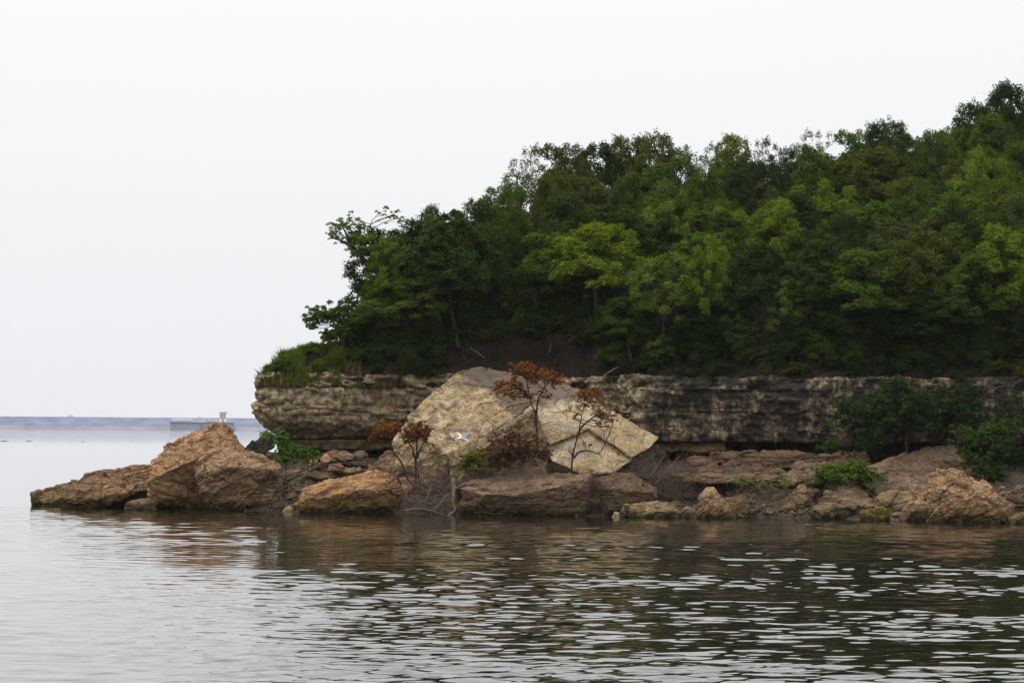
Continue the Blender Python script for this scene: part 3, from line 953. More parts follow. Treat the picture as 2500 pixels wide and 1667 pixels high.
# individually visible blocks of the talus under the undercut cliff (left)
TB = 'talus blocks under the undercut cliff'
for lab, Y0, pts, d, m in (
        ('brown talus block right under the dark cave mouth', 130.4, [(768, 1118, 0), (790, 1104, .5), (818, 1096, .7), (850, 1104, .6), (868, 1112, .3), (850, 1128, 0), (790, 1130, 0)], 1.0, 'brown'),
        ('orange-brown jutting talus block below the cave mouth', 129.8, [(815, 1114, 0), (830, 1103, .5), (868, 1112, .2), (862, 1122, 0), (840, 1127, -.1)], .8, 'pink'),
        ('small pinkish pyramid of rock among the talus', 129.2, [(780, 1122, 0), (792, 1107, .3), (800, 1106, .3), (809, 1122, 0), (800, 1130, -.1), (784, 1131, 0)], .5, 'tan'),
        ('grey lozenge-shaped talus block near the small sapling', 128.6, [(798, 1146, 0), (806, 1132, .3), (830, 1131, .4), (840, 1140, .1), (830, 1149, 0), (800, 1150, 0)], .6, 'pink'),
        ('flat grey flagstone lying between talus blocks', 129.0, [(830, 1130, 0), (845, 1127, .3), (898, 1128, .3), (896, 1137, 0), (850, 1137, 0)], .8, 'darkrock'),
        ('brown boulder end beside the flat flagstone', 129.9, [(858, 1108, 0), (875, 1099, .4), (892, 1100, .4), (900, 1112, 0), (880, 1124, 0)], .8, 'brown'),
        ('small round knob of rock below the flagstone', 127.9, [(866, 1143, 0), (876, 1136, .2), (882, 1138, .2), (882, 1148, 0), (872, 1151, 0)], .3, 'tan_grey'),
        ('reddish sloping talus block beside the round knob', 128.0, [(838, 1150, 0), (845, 1140, .4), (868, 1139, .4), (872, 1152, 0), (850, 1156, 0)], .6, 'pink'),
        ('tan wedge-shaped block beside the taller sapling', 127.8, [(684, 1160, 0), (700, 1146, .5), (732, 1142, .6), (738, 1148, .3), (716, 1168, 0), (690, 1170, 0)], .9, 'tan_grey'),
        ('broad brown slab lying on the talus between saplings', 127.3, [(752, 1160, 0), (770, 1148, .6), (800, 1151, .6), (806, 1165, 0), (775, 1170, -.1)], .9, 'brown'),
        ('orange-tan upright block behind the small sapling', 129.3, [(748, 1138, 0), (760, 1120, .3), (774, 1117, .3), (778, 1136, 0), (756, 1150, 0)], .7, 'tan'),
        ('small pale wet rock at the water before the tan boulder', wy(697, 1246), [(681, 1250, 0), (690, 1240, .2), (706, 1232, .4), (717, 1238, .2), (712, 1254, 0)], .6, 'cream')):
    rock(lab, Y0, pts, d, m, .055, .55, (0, 0), 'talus_block', 'rock', TB)


def finish_rocks():
    tmp = []
    for (name, label, cat, group, hs, vox, mat, amp, bed) in ROCKS:
        o = bpy.data.objects.new('tmp_rock', hull_mesh(hs))
        COL.objects.link(o)
        md = o.modifiers.new('r', 'REMESH')
        md.mode = 'VOXEL'
        md.voxel_size = vox * 0.82
        tmp.append(o)
    dg = bpy.context.evaluated_depsgraph_get()
    for o, (name, label, cat, group, hs, vox, mat, amp, bed) in zip(tmp, ROCKS):
        me = bpy.data.meshes.new_from_object(o.evaluated_get(dg))
        n = len(me.vertices)
        co = np.empty(n * 3, dtype=np.float32)
        me.vertices.foreach_get('co', co)
        co = co.reshape(-1, 3).astype(float)
        no = np.empty(n * 3, dtype=np.float32)
        me.vertices.foreach_get('normal', no)
        no = no.reshape(-1, 3).astype(float)
        # bedding frame tilted with the block
        a = bed[0]
        u = co[:, 0] * math.cos(a) + co[:, 2] * math.sin(a)
        w = -co[:, 0] * math.sin(a) + co[:, 2] * math.cos(a)
        q = np.stack([u, co[:, 1], w], 1)
        size = min(1.0, (co.max(0) - co.min(0)).max() / 4.0)
        s = 0.45 + 0.55 * size
        terr = lambda n, k: np.round(n * k) / k
        d = 0.10 * s * fbm(q * np.array([0.6, 0.6, 0.8]), 2)
        k_ = 0.6 if name == 'rock_slab' else 1.0
        wq = q + 0.22 * np.stack([pn(q * 1.1 + 3), pn(q * 1.1 + 13), pn(q * 1.1 + 23)], 1)
        d += 0.115 * s * k_ * cells(wq, 1.25 * s, 5, (1.2, 1.2, 0.8))
        d += 0.040 * s * k_ * cells(wq, 0.48 * s, 11, (1.15, 1.15, 0.8))
        n2 = fbm(q * np.array([2.2, 2.2, 2.5]) + 9, 2)
        d += 0.045 * s * n2
        d += 0.038 * s * fbm(q * np.array([5.0, 5.0, 6.5]) + 19, 2, 0.6)
        bedv = pn(np.stack([u * 0.25, co[:, 1] * 0.25, w * 2.2], 1))
        slab_ = name == 'rock_slab'
        d -= {'rock_ledge': 0.30, 'rock_slab': 0.0}.get(name, 0.08) * s * np.exp(-(bedv / 0.04) ** 2)
        if slab_:
            d += 0.15 * fbm(co * 0.42 + 3, 3) + 0.08 * fbm(co * 1.5 + 8, 2)
        ck = pn(q * 0.48 + 77)
        d -= 0.10 * s * np.exp(-(ck / 0.028) ** 2)
        co += no * (d * amp)[:, None]
        me.vertices.foreach_set('co', co.astype(np.float32).ravel())
        me.polygons.foreach_set('use_smooth', np.zeros(len(me.polygons), dtype=bool))
        me.update()
        me.materials.clear()
        me.materials.append(M[mat])
        base = rebase(me)
        me.name = name
        ob = link(name, me, None, None, base)
        tag(ob, label, cat, group)
        hm = o.data
        bpy.data.objects.remove(o)
        bpy.data.meshes.remove(hm)


finish_rocks()


# loose stones of the talus: a few shapes, many individuals
def stone_mesh(seed):
    bm = bmesh.new()
    bmesh.ops.create_icosphere(bm, subdivisions=3, radius=0.5)
    me = bpy.data.meshes.new('loose_stone')
    bm.to_mesh(me)
    bm.free()
    n = len(me.vertices)
    co = np.empty(n * 3, dtype=np.float32)
    me.vertices.foreach_get('co', co)
    co = co.reshape(-1, 3).astype(float)
    r = np.random.RandomState(seed)
    for k in range(11):                      # cut flat facets
        nn = r.normal(size=3)
        nn /= np.linalg.norm(nn)
        h = r.uniform(0.24, 0.40)
        dd = co @ nn
        co -= np.outer(np.clip(dd - h, 0, None), nn)
    co += 0.05 * np.stack([fbm(co * 3 + seed + k * 7, 3) for k in range(3)], 1)
    co *= np.array([1.15, 0.95, 0.72])
    co[:, 2] -= co[:, 2].min() + 0.12
    me.vertices.foreach_set('co', co.astype(np.float32).ravel())
    me.update()
    return me


STONE_MATS = [rock_mat('stone_' + k, *c, space='object', water=False, scale=1.2, pits=0.6) for k, c in (
    ('tan', ((0.34, 0.225, 0.135), (0.25, 0.165, 0.10), (0.09, 0.062, 0.04))),
    ('grey', ((0.27, 0.215, 0.16), (0.19, 0.15, 0.11), (0.07, 0.055, 0.042))),
    ('brown', ((0.19, 0.125, 0.08), (0.13, 0.088, 0.058), (0.05, 0.036, 0.026))))]
STONES = []
for k in range(9):
    me = stone_mesh(k + 1)
    me.materials.append(STONE_MATS[k % 3])
    STONES.append(me)

rng = random.Random(11)


def on_shore(px, py):
    """where the sight line of a pixel meets the shore slope"""
    lo, hi = 100.0, 140.0
    for Y in np.arange(104, 139, 0.25):
        p = P(px, py, Y)
        if shore_z(p[0], p[1], False)[0] >= p[2]:
            return p
    return P(px, py, 132)


def scatter(n, box, smin, smax, label, group):
    x0, x1, y0, y1 = box
    for _ in range(n):
        p = on_shore(rng.uniform(x0, x1), rng.uniform(y0, y1))
        s = smin + (smax - smin) * rng.random() ** 2.2
        o = link('loose_stone', STONES[rng.randrange(9)], None, None, (p[0], p[1], float(shore_z(p[0], p[1])[0]) - 0.04 * s))
        o.scale = (s * rng.uniform(.8, 1.3), s * rng.uniform(.8, 1.2), s * rng.uniform(.7, 1.1))
        o.rotation_euler = (rng.uniform(-.35, .35), rng.uniform(-.35, .35), rng.uniform(0, 6.28))
        tag(o, label, 'stone', group)


scatter(54, (640, 960, 1092, 1168), .35, 1.25, 'loose stone in the brown talus heap under the cave mouth', 'stones of the talus heap under the cave mouth')
scatter(32, (670, 745, 1165, 1250), .25, .7, 'small dull stone in the gap between blocky and broad tan boulders', 'stones in the gap between two tan boulders')
scatter(32, (1580, 1725, 1170, 1262), .3, 1.3, 'dark loose stone around the dead twiggy bush', 'stones around the dead twiggy bush')
scatter(44, (1770, 1975, 1165, 1262), .25, .85, 'small grey stone among the pale green herbs', 'stones among the pale green herbs')
scatter(16, (2140, 2270, 1200, 1262), .3, .8, 'loose stone between the wedge and the sloping pinkish rock', 'stones behind the wedge rock')
scatter(28, (2425, 2510, 1195, 1272), .25, .8, 'grey loose stone in the gravel beyond the great boulder', 'stones beyond the great boulder')
scatter(46, (1600, 2010, 1196, 1264), .45, 1.25, 'chunky tan stone packed along the shore around the tooth boulder', 'chunky stones around the tooth boulder')
scatter(18, (2130, 2290, 1205, 1268), .4, 1.0, 'chunky stone packed around the mossy rock and the wedge', 'chunky stones around the mossy rock')
scatter(22, (1900, 2130, 1120, 1165), .3, .9, 'flat loose stone on the ledges under the overhang', 'stones on the ledges')


def build_gravel():
    r = np.random.RandomState(5)
    n = 9000
    X = r.uniform(-17.5, 36, n)
    ys, yc = np.interp(X, _sx, _sy), cliff_y(X)
    Y = ys - 0.6 + r.rand(n) * (yc + 1.0 - ys)
    Z = shore_z(X, Y)
    s = 0.05 + 0.13 * r.rand(n) ** 2
    base = np.array([[1, 0, 0], [-.6, .8, 0], [-.5, -.85, 0], [.1, .05, .8], [0.05, 0, -.6]])
    ang = r.rand(n) * 6.28
    c, sn = np.cos(ang), np.sin(ang)
    jit = 1 + 0.5 * (r.rand(n, 5, 1) - .5)
    b = base[None] * jit * s[:, None, None]
    v = np.empty((n, 5, 3))
    v[..., 0] = b[..., 0] * c[:, None] - b[..., 1] * sn[:, None] + X[:, None]
    v[..., 1] = b[..., 0] * sn[:, None] + b[..., 1] * c[:, None] + Y[:, None]
    v[..., 2] = b[..., 2] + Z[:, None] + 0.01
    tri = np.array([[0, 1, 3], [1, 2, 3], [2, 0, 3], [1, 0, 4], [2, 1, 4], [0, 2, 4]])
    f = (tri[None] + 5 * np.arange(n)[:, None, None]).reshape(-1, 3)
    o = link('gravel', mesh_np('gravel', v.reshape(-1, 3), f), STONE_MATS[1])
    tag(o, 'grey gravel and chips strewn over the shore slope', 'gravel', None, 'stuff')


build_gravel()

# ------------------------------------------------------------------ far dam
M['dam'] = plain('hazed_dam_riprap', (0.15, 0.172, 0.255), 0.95, 0.3, 0.05, 'world')  # distance haze painted in: blue air tint added to the stone colour
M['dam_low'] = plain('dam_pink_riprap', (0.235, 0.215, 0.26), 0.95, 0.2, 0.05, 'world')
M['hazed_concrete'] = plain('hazed_concrete', (0.33, 0.35, 0.45), 0.9, 0.1, 0.05, 'world')  # same haze blue put into the wall colour
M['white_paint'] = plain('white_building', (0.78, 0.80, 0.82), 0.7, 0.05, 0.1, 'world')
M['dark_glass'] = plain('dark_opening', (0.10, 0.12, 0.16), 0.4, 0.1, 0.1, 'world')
DY = 4880.0


def dp(px, py, Y=DY):
    return P(px, py, Y)


def dam():
    root = empty('dam', (dp(300, 1048)[0], DY, 0))
    tag(root, 'long hazy blue embankment dam across the far lake', 'dam')
    # cross-section, water side first (pinkish wave-washed foot, berm line, upper slope, crest)
    xl, xr = -2600.0, 1400.0
    
    def strip(name, prof, mat):
        v, f = [], []
        xs = np.linspace(xl, xr, 60)
        for x in xs:
            for (yy, zz) in prof:
                v.append((x - root.location.x, yy, zz))
        k = len(prof)
        for i in range(len(xs) - 1):
            for j in range(k - 1):
                a = i * k + j
                f.append((a, a + k, a + k + 1, a + 1))
        me = bpy.data.meshes.new(name)
        me.from_pydata(v, [], f)
        me.update()
        return link(name, me, mat, root)

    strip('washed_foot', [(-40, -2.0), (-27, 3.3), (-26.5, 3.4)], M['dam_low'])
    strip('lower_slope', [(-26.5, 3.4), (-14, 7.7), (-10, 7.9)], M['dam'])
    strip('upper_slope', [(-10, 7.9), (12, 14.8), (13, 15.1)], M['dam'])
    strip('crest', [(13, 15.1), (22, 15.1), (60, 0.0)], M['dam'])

    def bx(name, px0, px1, py0, py1, y0, dep, mat, par=None):
        Y = DY + y0
        a, b = P(px0, py1, Y), P(px1, py0, Y)
        m = MB().box(a[0] - root.location.x, b[0] - root.location.x, y0, y0 + dep, a[2], b[2])
        return m.build(name, mat, par or root)

    # spillway block in front of the embankment
    sp = bx('spillway_wall', 416, 562, 1032.5, 1056, -52, 60, M['hazed_concrete'])
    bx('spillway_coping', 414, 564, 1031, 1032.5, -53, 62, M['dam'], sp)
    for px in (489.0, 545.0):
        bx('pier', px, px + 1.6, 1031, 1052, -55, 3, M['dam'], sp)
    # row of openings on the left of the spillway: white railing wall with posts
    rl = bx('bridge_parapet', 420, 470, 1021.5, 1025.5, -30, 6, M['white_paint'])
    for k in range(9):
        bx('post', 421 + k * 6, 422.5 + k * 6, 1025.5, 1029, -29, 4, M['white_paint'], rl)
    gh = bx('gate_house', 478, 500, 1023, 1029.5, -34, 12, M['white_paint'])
    bx('roof', 482, 491, 1018.5, 1023, -33, 10, M['hazed_concrete'], gh)
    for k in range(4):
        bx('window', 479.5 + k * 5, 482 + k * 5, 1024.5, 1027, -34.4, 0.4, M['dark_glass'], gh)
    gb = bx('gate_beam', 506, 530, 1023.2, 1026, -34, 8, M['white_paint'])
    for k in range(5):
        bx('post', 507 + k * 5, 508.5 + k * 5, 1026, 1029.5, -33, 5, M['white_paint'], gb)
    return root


dam()


def dam_tower():
    Y = DY - 48
    a, b = P(535.5, 1031, Y), P(552, 1007.5, Y)
    root = empty('intake_tower', (a[0], Y, a[2]))
    tag(root, 'pale square intake tower rising above the far dam', 'tower')
    w, h = b[0] - a[0], b[2] - a[2]
    MB().box(0, w, 0, 10, 0, h).build('wall', M['white_paint'], root)
    MB().box(-.8, w + .8, -.8, 10.8, h, h + 0.9).build('roof_slab', M['hazed_concrete'], root)
    MB().box(-1.6, w + 4, -3, 0, 0.8, 1.6).build('balcony', M['white_paint'], root)
    for z0 in (0.42, 0.66):
        for k in range(2):
            MB().box(w * (.16 + .42 * k), w * (.16 + .42 * k) + w * .26, -.25, 0, h * z0, h * (z0 + .16)).build('window', M['dark_glass'], root)
    MB().box(w * .36, w * .64, -.3, 0, h * .08, h * .34).build('door', M['dark_glass'], root)


dam_tower()


def truck():
    p = P(171, 1016.4, DY + 17)
    root = empty('parked_truck', (p[0], DY + 17, 15.1))
    tag(root, 'tiny pale truck parked on the crest of the far dam', 'truck')
    MB().box(-3, 1.4, -1.2, 1.2, .7, 2.6).build('body', M['white_paint'], root)
    MB().box(1.5, 3.2, -1.1, 1.1, .7, 2.2).build('cab', M['white_paint'], root)
    for x in (-2.0, 2.3):
        for y_ in (-1.0, 1.0):
            w = MB().tube([(x, y_ - .15, .5), (x, y_ + .15, .5)], [.5, .5], 10)
            w.f += [tuple(range(0, 10)), tuple(range(10, 20))]
            w.build('wheel', M['dark_glass'], root)


truck()

for k, (px, py, L, lab) in enumerate(((10, 1077, 3.2, 'longest dark driftwood log floating far out at the frame edge'), (72, 1077, 2.2, 'dark driftwood log floating far out, second from the frame edge'),
                                     (204, 1078, 1.2, 'small dark driftwood piece floating far out beyond the rock wedge'), (322, 1077, 1.0, 'smallest dark driftwood piece floating far out near peaked boulder'))):
    Y = water_y(px, py)
    p = P(px, py, Y)
    m = MB()
    xs = np.linspace(-L / 2, L / 2, 7)
    m.tube([(x, .06 * math.sin(3 * x + k), .02 + .05 * math.cos(2 * x + k)) for x in xs], [.03, .08, .11, .12, .10, .08, .03], 7)
    o = m.build('driftwood_log', M['dark_bark'], None, (p[0], p[1], 0.0), True)
    tag(o, lab, 'log', 'driftwood floating far out')

# ------------------------------------------------------------------ vegetation
def leaf_quads(cen, nrm, size, r, aspect=0.62):
    """folded leaf sprays: two quads' worth of rhombus per spray"""
    n = len(cen)
    nrm = nrm / (np.linalg.norm(nrm, axis=1)[:, None] + 1e-9)
    a = r.normal(size=(n, 3))
    a -= (a * nrm).sum(1)[:, None] * nrm
    a /= np.linalg.norm(a, axis=1)[:, None] + 1e-9
    b = np.cross(nrm, a)
    L = (size * (0.65 + 0.7 * r.rand(n)))[:, None]
    W = L * aspect
    v = np.empty((n, 4, 3))
    v[:, 0] = cen - a * L * 0.5
    v[:, 1] = cen + b * W * 0.5 - nrm * L * 0.12
    v[:, 2] = cen + a * L * 0.5 - nrm * L * 0.10
    v[:, 3] = cen - b * W * 0.5 - nrm * L * 0.12
    f = np.arange(n * 4).reshape(n, 4)
    return v.reshape(-1, 3), f


def clump_leaves(centers, radii, counts, r, flat=1.0, up=0.45, jitter=0.7, core=None):
    cs, ns = [], []
    if core is None:
        core = np.mean(centers, axis=0) - np.array([0, 0, 0.6])
    for c, rad, k in zip(centers, radii, counts):
        d = r.normal(size=(k, 3))
        d /= np.linalg.norm(d, axis=1)[:, None]
        d[:, 2] = np.where(d[:, 2] < -0.5, -d[:, 2], d[:, 2])
        # knobbly outline for every clump
        lob = 0.72 + 0.55 * pn(d * 1.9 + c * 3.1)
        rr = rad * lob * (0.35 + 0.65 * r.rand(k) ** 0.45)
        p = c + d * rr[:, None] * np.array([1, 1, flat])
        cs.append(p)
        oc = c - core
        oc = oc / (np.linalg.norm(oc) + 1e-6)
        ns.append(d * 0.7 + oc * 0.6 + np.array([0, 0, up]) + jitter * r.normal(size=(k, 3)))
    return np.concatenate(cs), np.concatenate(ns)


def bend(a, b, r, sag=0.12, n=5):
    a, b = np.asarray(a, float), np.asarray(b, float)
    L = np.linalg.norm(b - a)
    off = r.normal(size=3) * L * sag
    ts = np.linspace(0, 1, n)[:, None]
    return a + (b - a) * ts + off * (4 * ts * (1 - ts)) * 0.5


def tree_shape(seed, H=9.0, Rc=2.7, z0=0.30, ncl=42, per=230, crad=0.85, leaf=0.24, airy=0.0, lean=0.0, flatten=1.0):
    """a trunk with limbs and a crown of leaf clumps; returns (wood MB, leaf verts, leaf faces)"""
    r = np.random.RandomState(seed)
    zb = H * z0
    mid = np.array([lean * 0.6, 0, zb + (H - zb) * 0.38])
    ax = np.array([Rc - crad * .5, Rc - crad * .5, (H - zb) * 0.60 - crad * .3]) * np.array([1, 1, flatten])
    cen, rad = [], []
    tries = 0
    sep = crad * (0.78 + 0.5 * airy)
    while len(cen) < ncl and tries < 6000:
        tries += 1
        d = r.normal(size=3)
        d /= np.linalg.norm(d)
        if d[2] < -0.5:
            continue
        lob = 0.80 + 0.42 * pn(np.array([d * 1.35 + seed * 3.7]))[0]
        k = lob * (1.0 if r.rand() < 0.78 else r.uniform(0.35, 0.75))
        c = mid + d * ax * k
        if all(np.linalg.norm(c - o) > sep * (0.75 + .25 * r.rand()) for o in cen):
            cen.append(c)
            rad.append(crad * r.uniform(0.7, 1.2))
    cen = np.array(cen)
    cnt = [int(per * (q / crad) ** 2 * r.uniform(0.75, 1.2)) for q in rad]
    lp, ln = clump_leaves(cen, rad, cnt, r)
    lv, lf = leaf_quads(lp, ln, leaf, r)
    wood = MB()
    tr = 0.0145 * H
    top = np.array([mid[0] + r.normal() * .3, mid[1] + r.normal() * .3, H * 0.72])
    nk = 8
    ts = np.linspace(0, 1, nk)
    pts = np.stack([top[0] * ts ** 1.5 + 0.10 * np.sin(ts * 5 + seed), top[1] * ts ** 1.5 + 0.10 * np.cos(ts * 4 + seed), top[2] * ts - 0.35 * (ts == 0)], 1)
    wood.tube(pts, tr * (1.25 - 1.05 * ts) + 0.02, 7)
    # limbs to groups of clumps, twigs to every clump
    nl = 7
    idx = r.choice(len(cen), min(nl, len(cen)), replace=False)
    cc = cen[idx]
    for _ in range(4):
        g = ((cen[:, None] - cc[None]) ** 2).sum(2).argmin(1)
        cc = np.array([cen[g == k].mean(0) if (g == k).any() else cc[k] for k in range(len(cc))])
    for k in range(len(cc)):
        h = np.clip((cc[k][2] - 1.2) / top[2], 0.32, 0.92)
        st = np.array([np.interp(h, ts, pts[:, j]) for j in range(3)])
        tgt = mid + (cc[k] - mid) * 0.75
        li = bend(st, tgt, r, 0.16, 6)
        r0 = tr * (1.1 - h) * 0.75 + 0.02
        wood.tube(li, np.linspace(r0, r0 * 0.35, 6), 5)
        for j in np.where(g == k)[0]:
            s2 = li[r.randint(2, 6)]
            tw = bend(s2, cen[j], r, 0.14, 4)
            wood.tube(tw, np.linspace(r0 * 0.36, 0.012, 4), 4)
            for q in range(3):
                e2 = cen[j] + r.normal(size=3) * rad[j] * np.array([.55, .55, .35])
                wood.tube(bend(tw[2], e2, r, 0.1, 3), [0.014, 0.011, 0.007], 3)
    return wood, lv, lf


def mb_mesh(mb, name):
    me = bpy.data.meshes.new(name)
    me.from_pydata(mb.v, [], mb.f)
    me.polygons.foreach_set('use_smooth', np.ones(len(me.polygons), dtype=bool))
    me.update()
    return me


VAR = {}
SPEC = {
    'round': dict(H=9, Rc=2.7, z0=.30, ncl=84, per=350, crad=.68, leaf=0.144),
    'round2': dict(H=9, Rc=2.8, z0=.26, ncl=90, per=332, crad=.70, leaf=0.144),
    'wide': dict(H=8.5, Rc=3.4, z0=.36, ncl=96, per=315, crad=.70, leaf=0.144),
    'wide2': dict(H=8.5, Rc=3.2, z0=.32, ncl=100, per=315, crad=.66, leaf=0.137),
    'tall': dict(H=10, Rc=2.3, z0=.26, ncl=84, per=332, crad=.64, leaf=0.144),
    'oak': dict(H=9, Rc=3.0, z0=.32, ncl=72, per=472, crad=.85, leaf=0.152),
    'airy': dict(H=9.5, Rc=2.7, z0=.26, ncl=60, per=131, crad=.56, airy=.5, leaf=0.137),
    'airy2': dict(H=9, Rc=2.9, z0=.20, ncl=76, per=166, crad=.56, airy=.3, leaf=0.137),
    'feather': dict(H=8, Rc=2.4, z0=.18, ncl=86, per=227, crad=.52, leaf=0.122, airy=.1),
    'shrub': dict(H=3.0, Rc=1.55, z0=.05, ncl=44, per=192, crad=.46, leaf=0.122),
    'shrub2': dict(H=3.4, Rc=1.35, z0=.05, ncl=40, per=192, crad=.45, leaf=0.114),
    'sapling': dict(H=6.5, Rc=1.25, z0=.42, ncl=16, per=210, crad=.55, leaf=0.152),
}
for k, (nm, sp) in enumerate(SPEC.items()):
    w_, lv_, lf_ = tree_shape(100 + 7 * k, **sp)
    tm = mb_mesh(w_, 'trunk')
    tm.materials.append(M['bark'])
    cm = mesh_np('crown', lv_, lf_)
    cm.materials.append(M['leaf'])
    VAR[nm] = (tm, cm, sp['H'], sp['Rc'])

G = {   # leaf colours; deep also puts the wood's shade into the leaves
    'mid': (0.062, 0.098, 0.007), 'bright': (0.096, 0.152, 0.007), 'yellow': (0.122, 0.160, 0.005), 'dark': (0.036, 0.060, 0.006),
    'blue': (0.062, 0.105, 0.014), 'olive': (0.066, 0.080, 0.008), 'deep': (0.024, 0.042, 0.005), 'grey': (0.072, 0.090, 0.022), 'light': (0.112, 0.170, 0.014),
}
trng = random.Random(5)


def put_tree(var, base, H, W, col, label, group=None, name='tree', cat='tree', rz=None, lean=(0, 0)):
    tm, cm, h0, r0 = VAR[var]
    root = empty(name, base)
    root.scale = (W / (2 * r0), W / (2 * r0), H / h0)
    root.rotation_euler = (lean[0], lean[1], trng.uniform(0, 6.28) if rz is None else rz)
    tag(root, label, cat, group)
    link('trunk', tm, None, root)
    c = link('crown', cm, None, root)
    k = trng.uniform(0.88, 1.12)
    base_c = G[col] if isinstance(col, str) else col
    c.color = (base_c[0] * k * trng.uniform(.92, 1.08), base_c[1] * k, base_c[2] * k * trng.uniform(.85, 1.15), 1)
    return root


def seat_tree(px, top, H):
    """find the depth at which a tree of height H standing on the hill has its top at (px, top)"""
    best = None
    for Y in np.arange(129.5, 238, 0.5):
        p = P(px, top, Y)
        if p[1] < cliff_y(p[0]) + 2.6:
            continue
        R = float(np.interp(p[0], RX, RY))
        if Y > R + 3:
            break
        g = float(hill_z(p[0], Y)[0])
        err = p[2] - g - H
        if best is None or abs(err) < best[0]:
            best = (abs(err), Y, p, g, p[2] - g)
        if err <= 0 and abs(err) > 1.0 and best[0] < 0.6:
            break
    return best


def tree_at(px, top, wpx, H, var, col, label, group=None, Y=None, **kw):
    if Y is None:
        b = seat_tree(px, top, H)
        if b is None:
            return None
        _, Y, p, g, h = b
    else:
        p = P(px, top, Y)
        g = float(hill_z(p[0], Y)[0])
        h = p[2] - g
    h = 1.06 * max(3.0, min(h, 15.0))
    return put_tree(var, (p[0], Y, g - 0.1), h, 1.18 * wpx * (Y - CAM_Y) / FPX, col, label, group, **kw)


K = 2500 / 2352.0
SKYL = 'trees on the skyline of the wood'
for (cx, tp, w, H, var, col, lab) in (
        (985, 476, 95, 9, 'round', 'dark', 'dark round tree topping the wood just behind the leaning trunk'),
        (1050, 462, 90, 9, 'airy2', 'dark', 'dark thin-leaved tree on the rising skyline, second from wood end'),
        (1098, 444, 120, 9, 'round2', 'dark', 'dark green tree on the skyline left of the bare-limbed one'),
        (1165, 428, 110, 9, 'wide', 'mid', 'low dark tree on the skyline just under the bare-limbed one'),
        (1212, 322, 130, 10.5, 'airy', 'olive', 'airy skyline tree with a bare limb sticking out over the sky'),
        (1292, 316, 150, 10.5, 'round2', 'olive', 'olive skyline tree next to the bare-limbed airy one'),
        (1362, 322, 120, 10, 'tall', 'dark', 'narrow dark skyline tree beside a dip in the canopy'),
        (1436, 316, 110, 10, 'round', 'olive', 'olive skyline tree just past the dip in the canopy'),
        (1500, 310, 130, 10.5, 'oak', 'olive', 'broad brownish-green skyline tree in the middle of the ridge'),
        (1562, 312, 110, 10, 'airy2', 'dark', 'thin-topped dark skyline tree in mid ridge'),
        (1630, 320, 90, 9.5, 'airy', 'blue', 'small see-through bluish skyline tree in mid ridge'),
        (1690, 312, 120, 9.5, 'round', 'yellow', 'yellow-green tree just under the skyline in mid ridge'),
        (1745, 306, 110, 10, 'airy', 'dark', 'see-through dark skyline tree, sky showing through its top'),
        (1802, 308, 100, 10, 'airy2', 'dark', 'dark gappy skyline tree beside the pale-leaved one'),
        (1872, 289, 110, 10, 'airy', 'light', 'pale-leaved airy skyline tree'),
        (1965, 286, 140, 10, 'round2', 'mid', 'full mid-green skyline tree right of the pale-leaved one'),
        (2040, 280, 130, 10.5, 'oak', 'dark', 'dark domed skyline tree before the second dip'),
        (2160, 270, 150, 10.5, 'airy2', 'mid', 'gappy skyline tree with sky showing under its crown'),
        (2235, 240, 120, 10.5, 'oak', 'deep', 'dark jutting tree below the highest crown'),
        (2320, 194, 150, 11, 'oak', 'deep', 'highest dark crown on the hilltop'),
        (2385, 215, 120, 11, 'round', 'deep', 'dark crown cut by the frame beside the highest one'),
        (2270, 262, 170, 10, 'wide2', 'mid', 'broad mid-green tree in front of the highest dark crown'),
):
    tree_at(cx * K, tp * K, w * K, H, var, col, lab, SKYL)

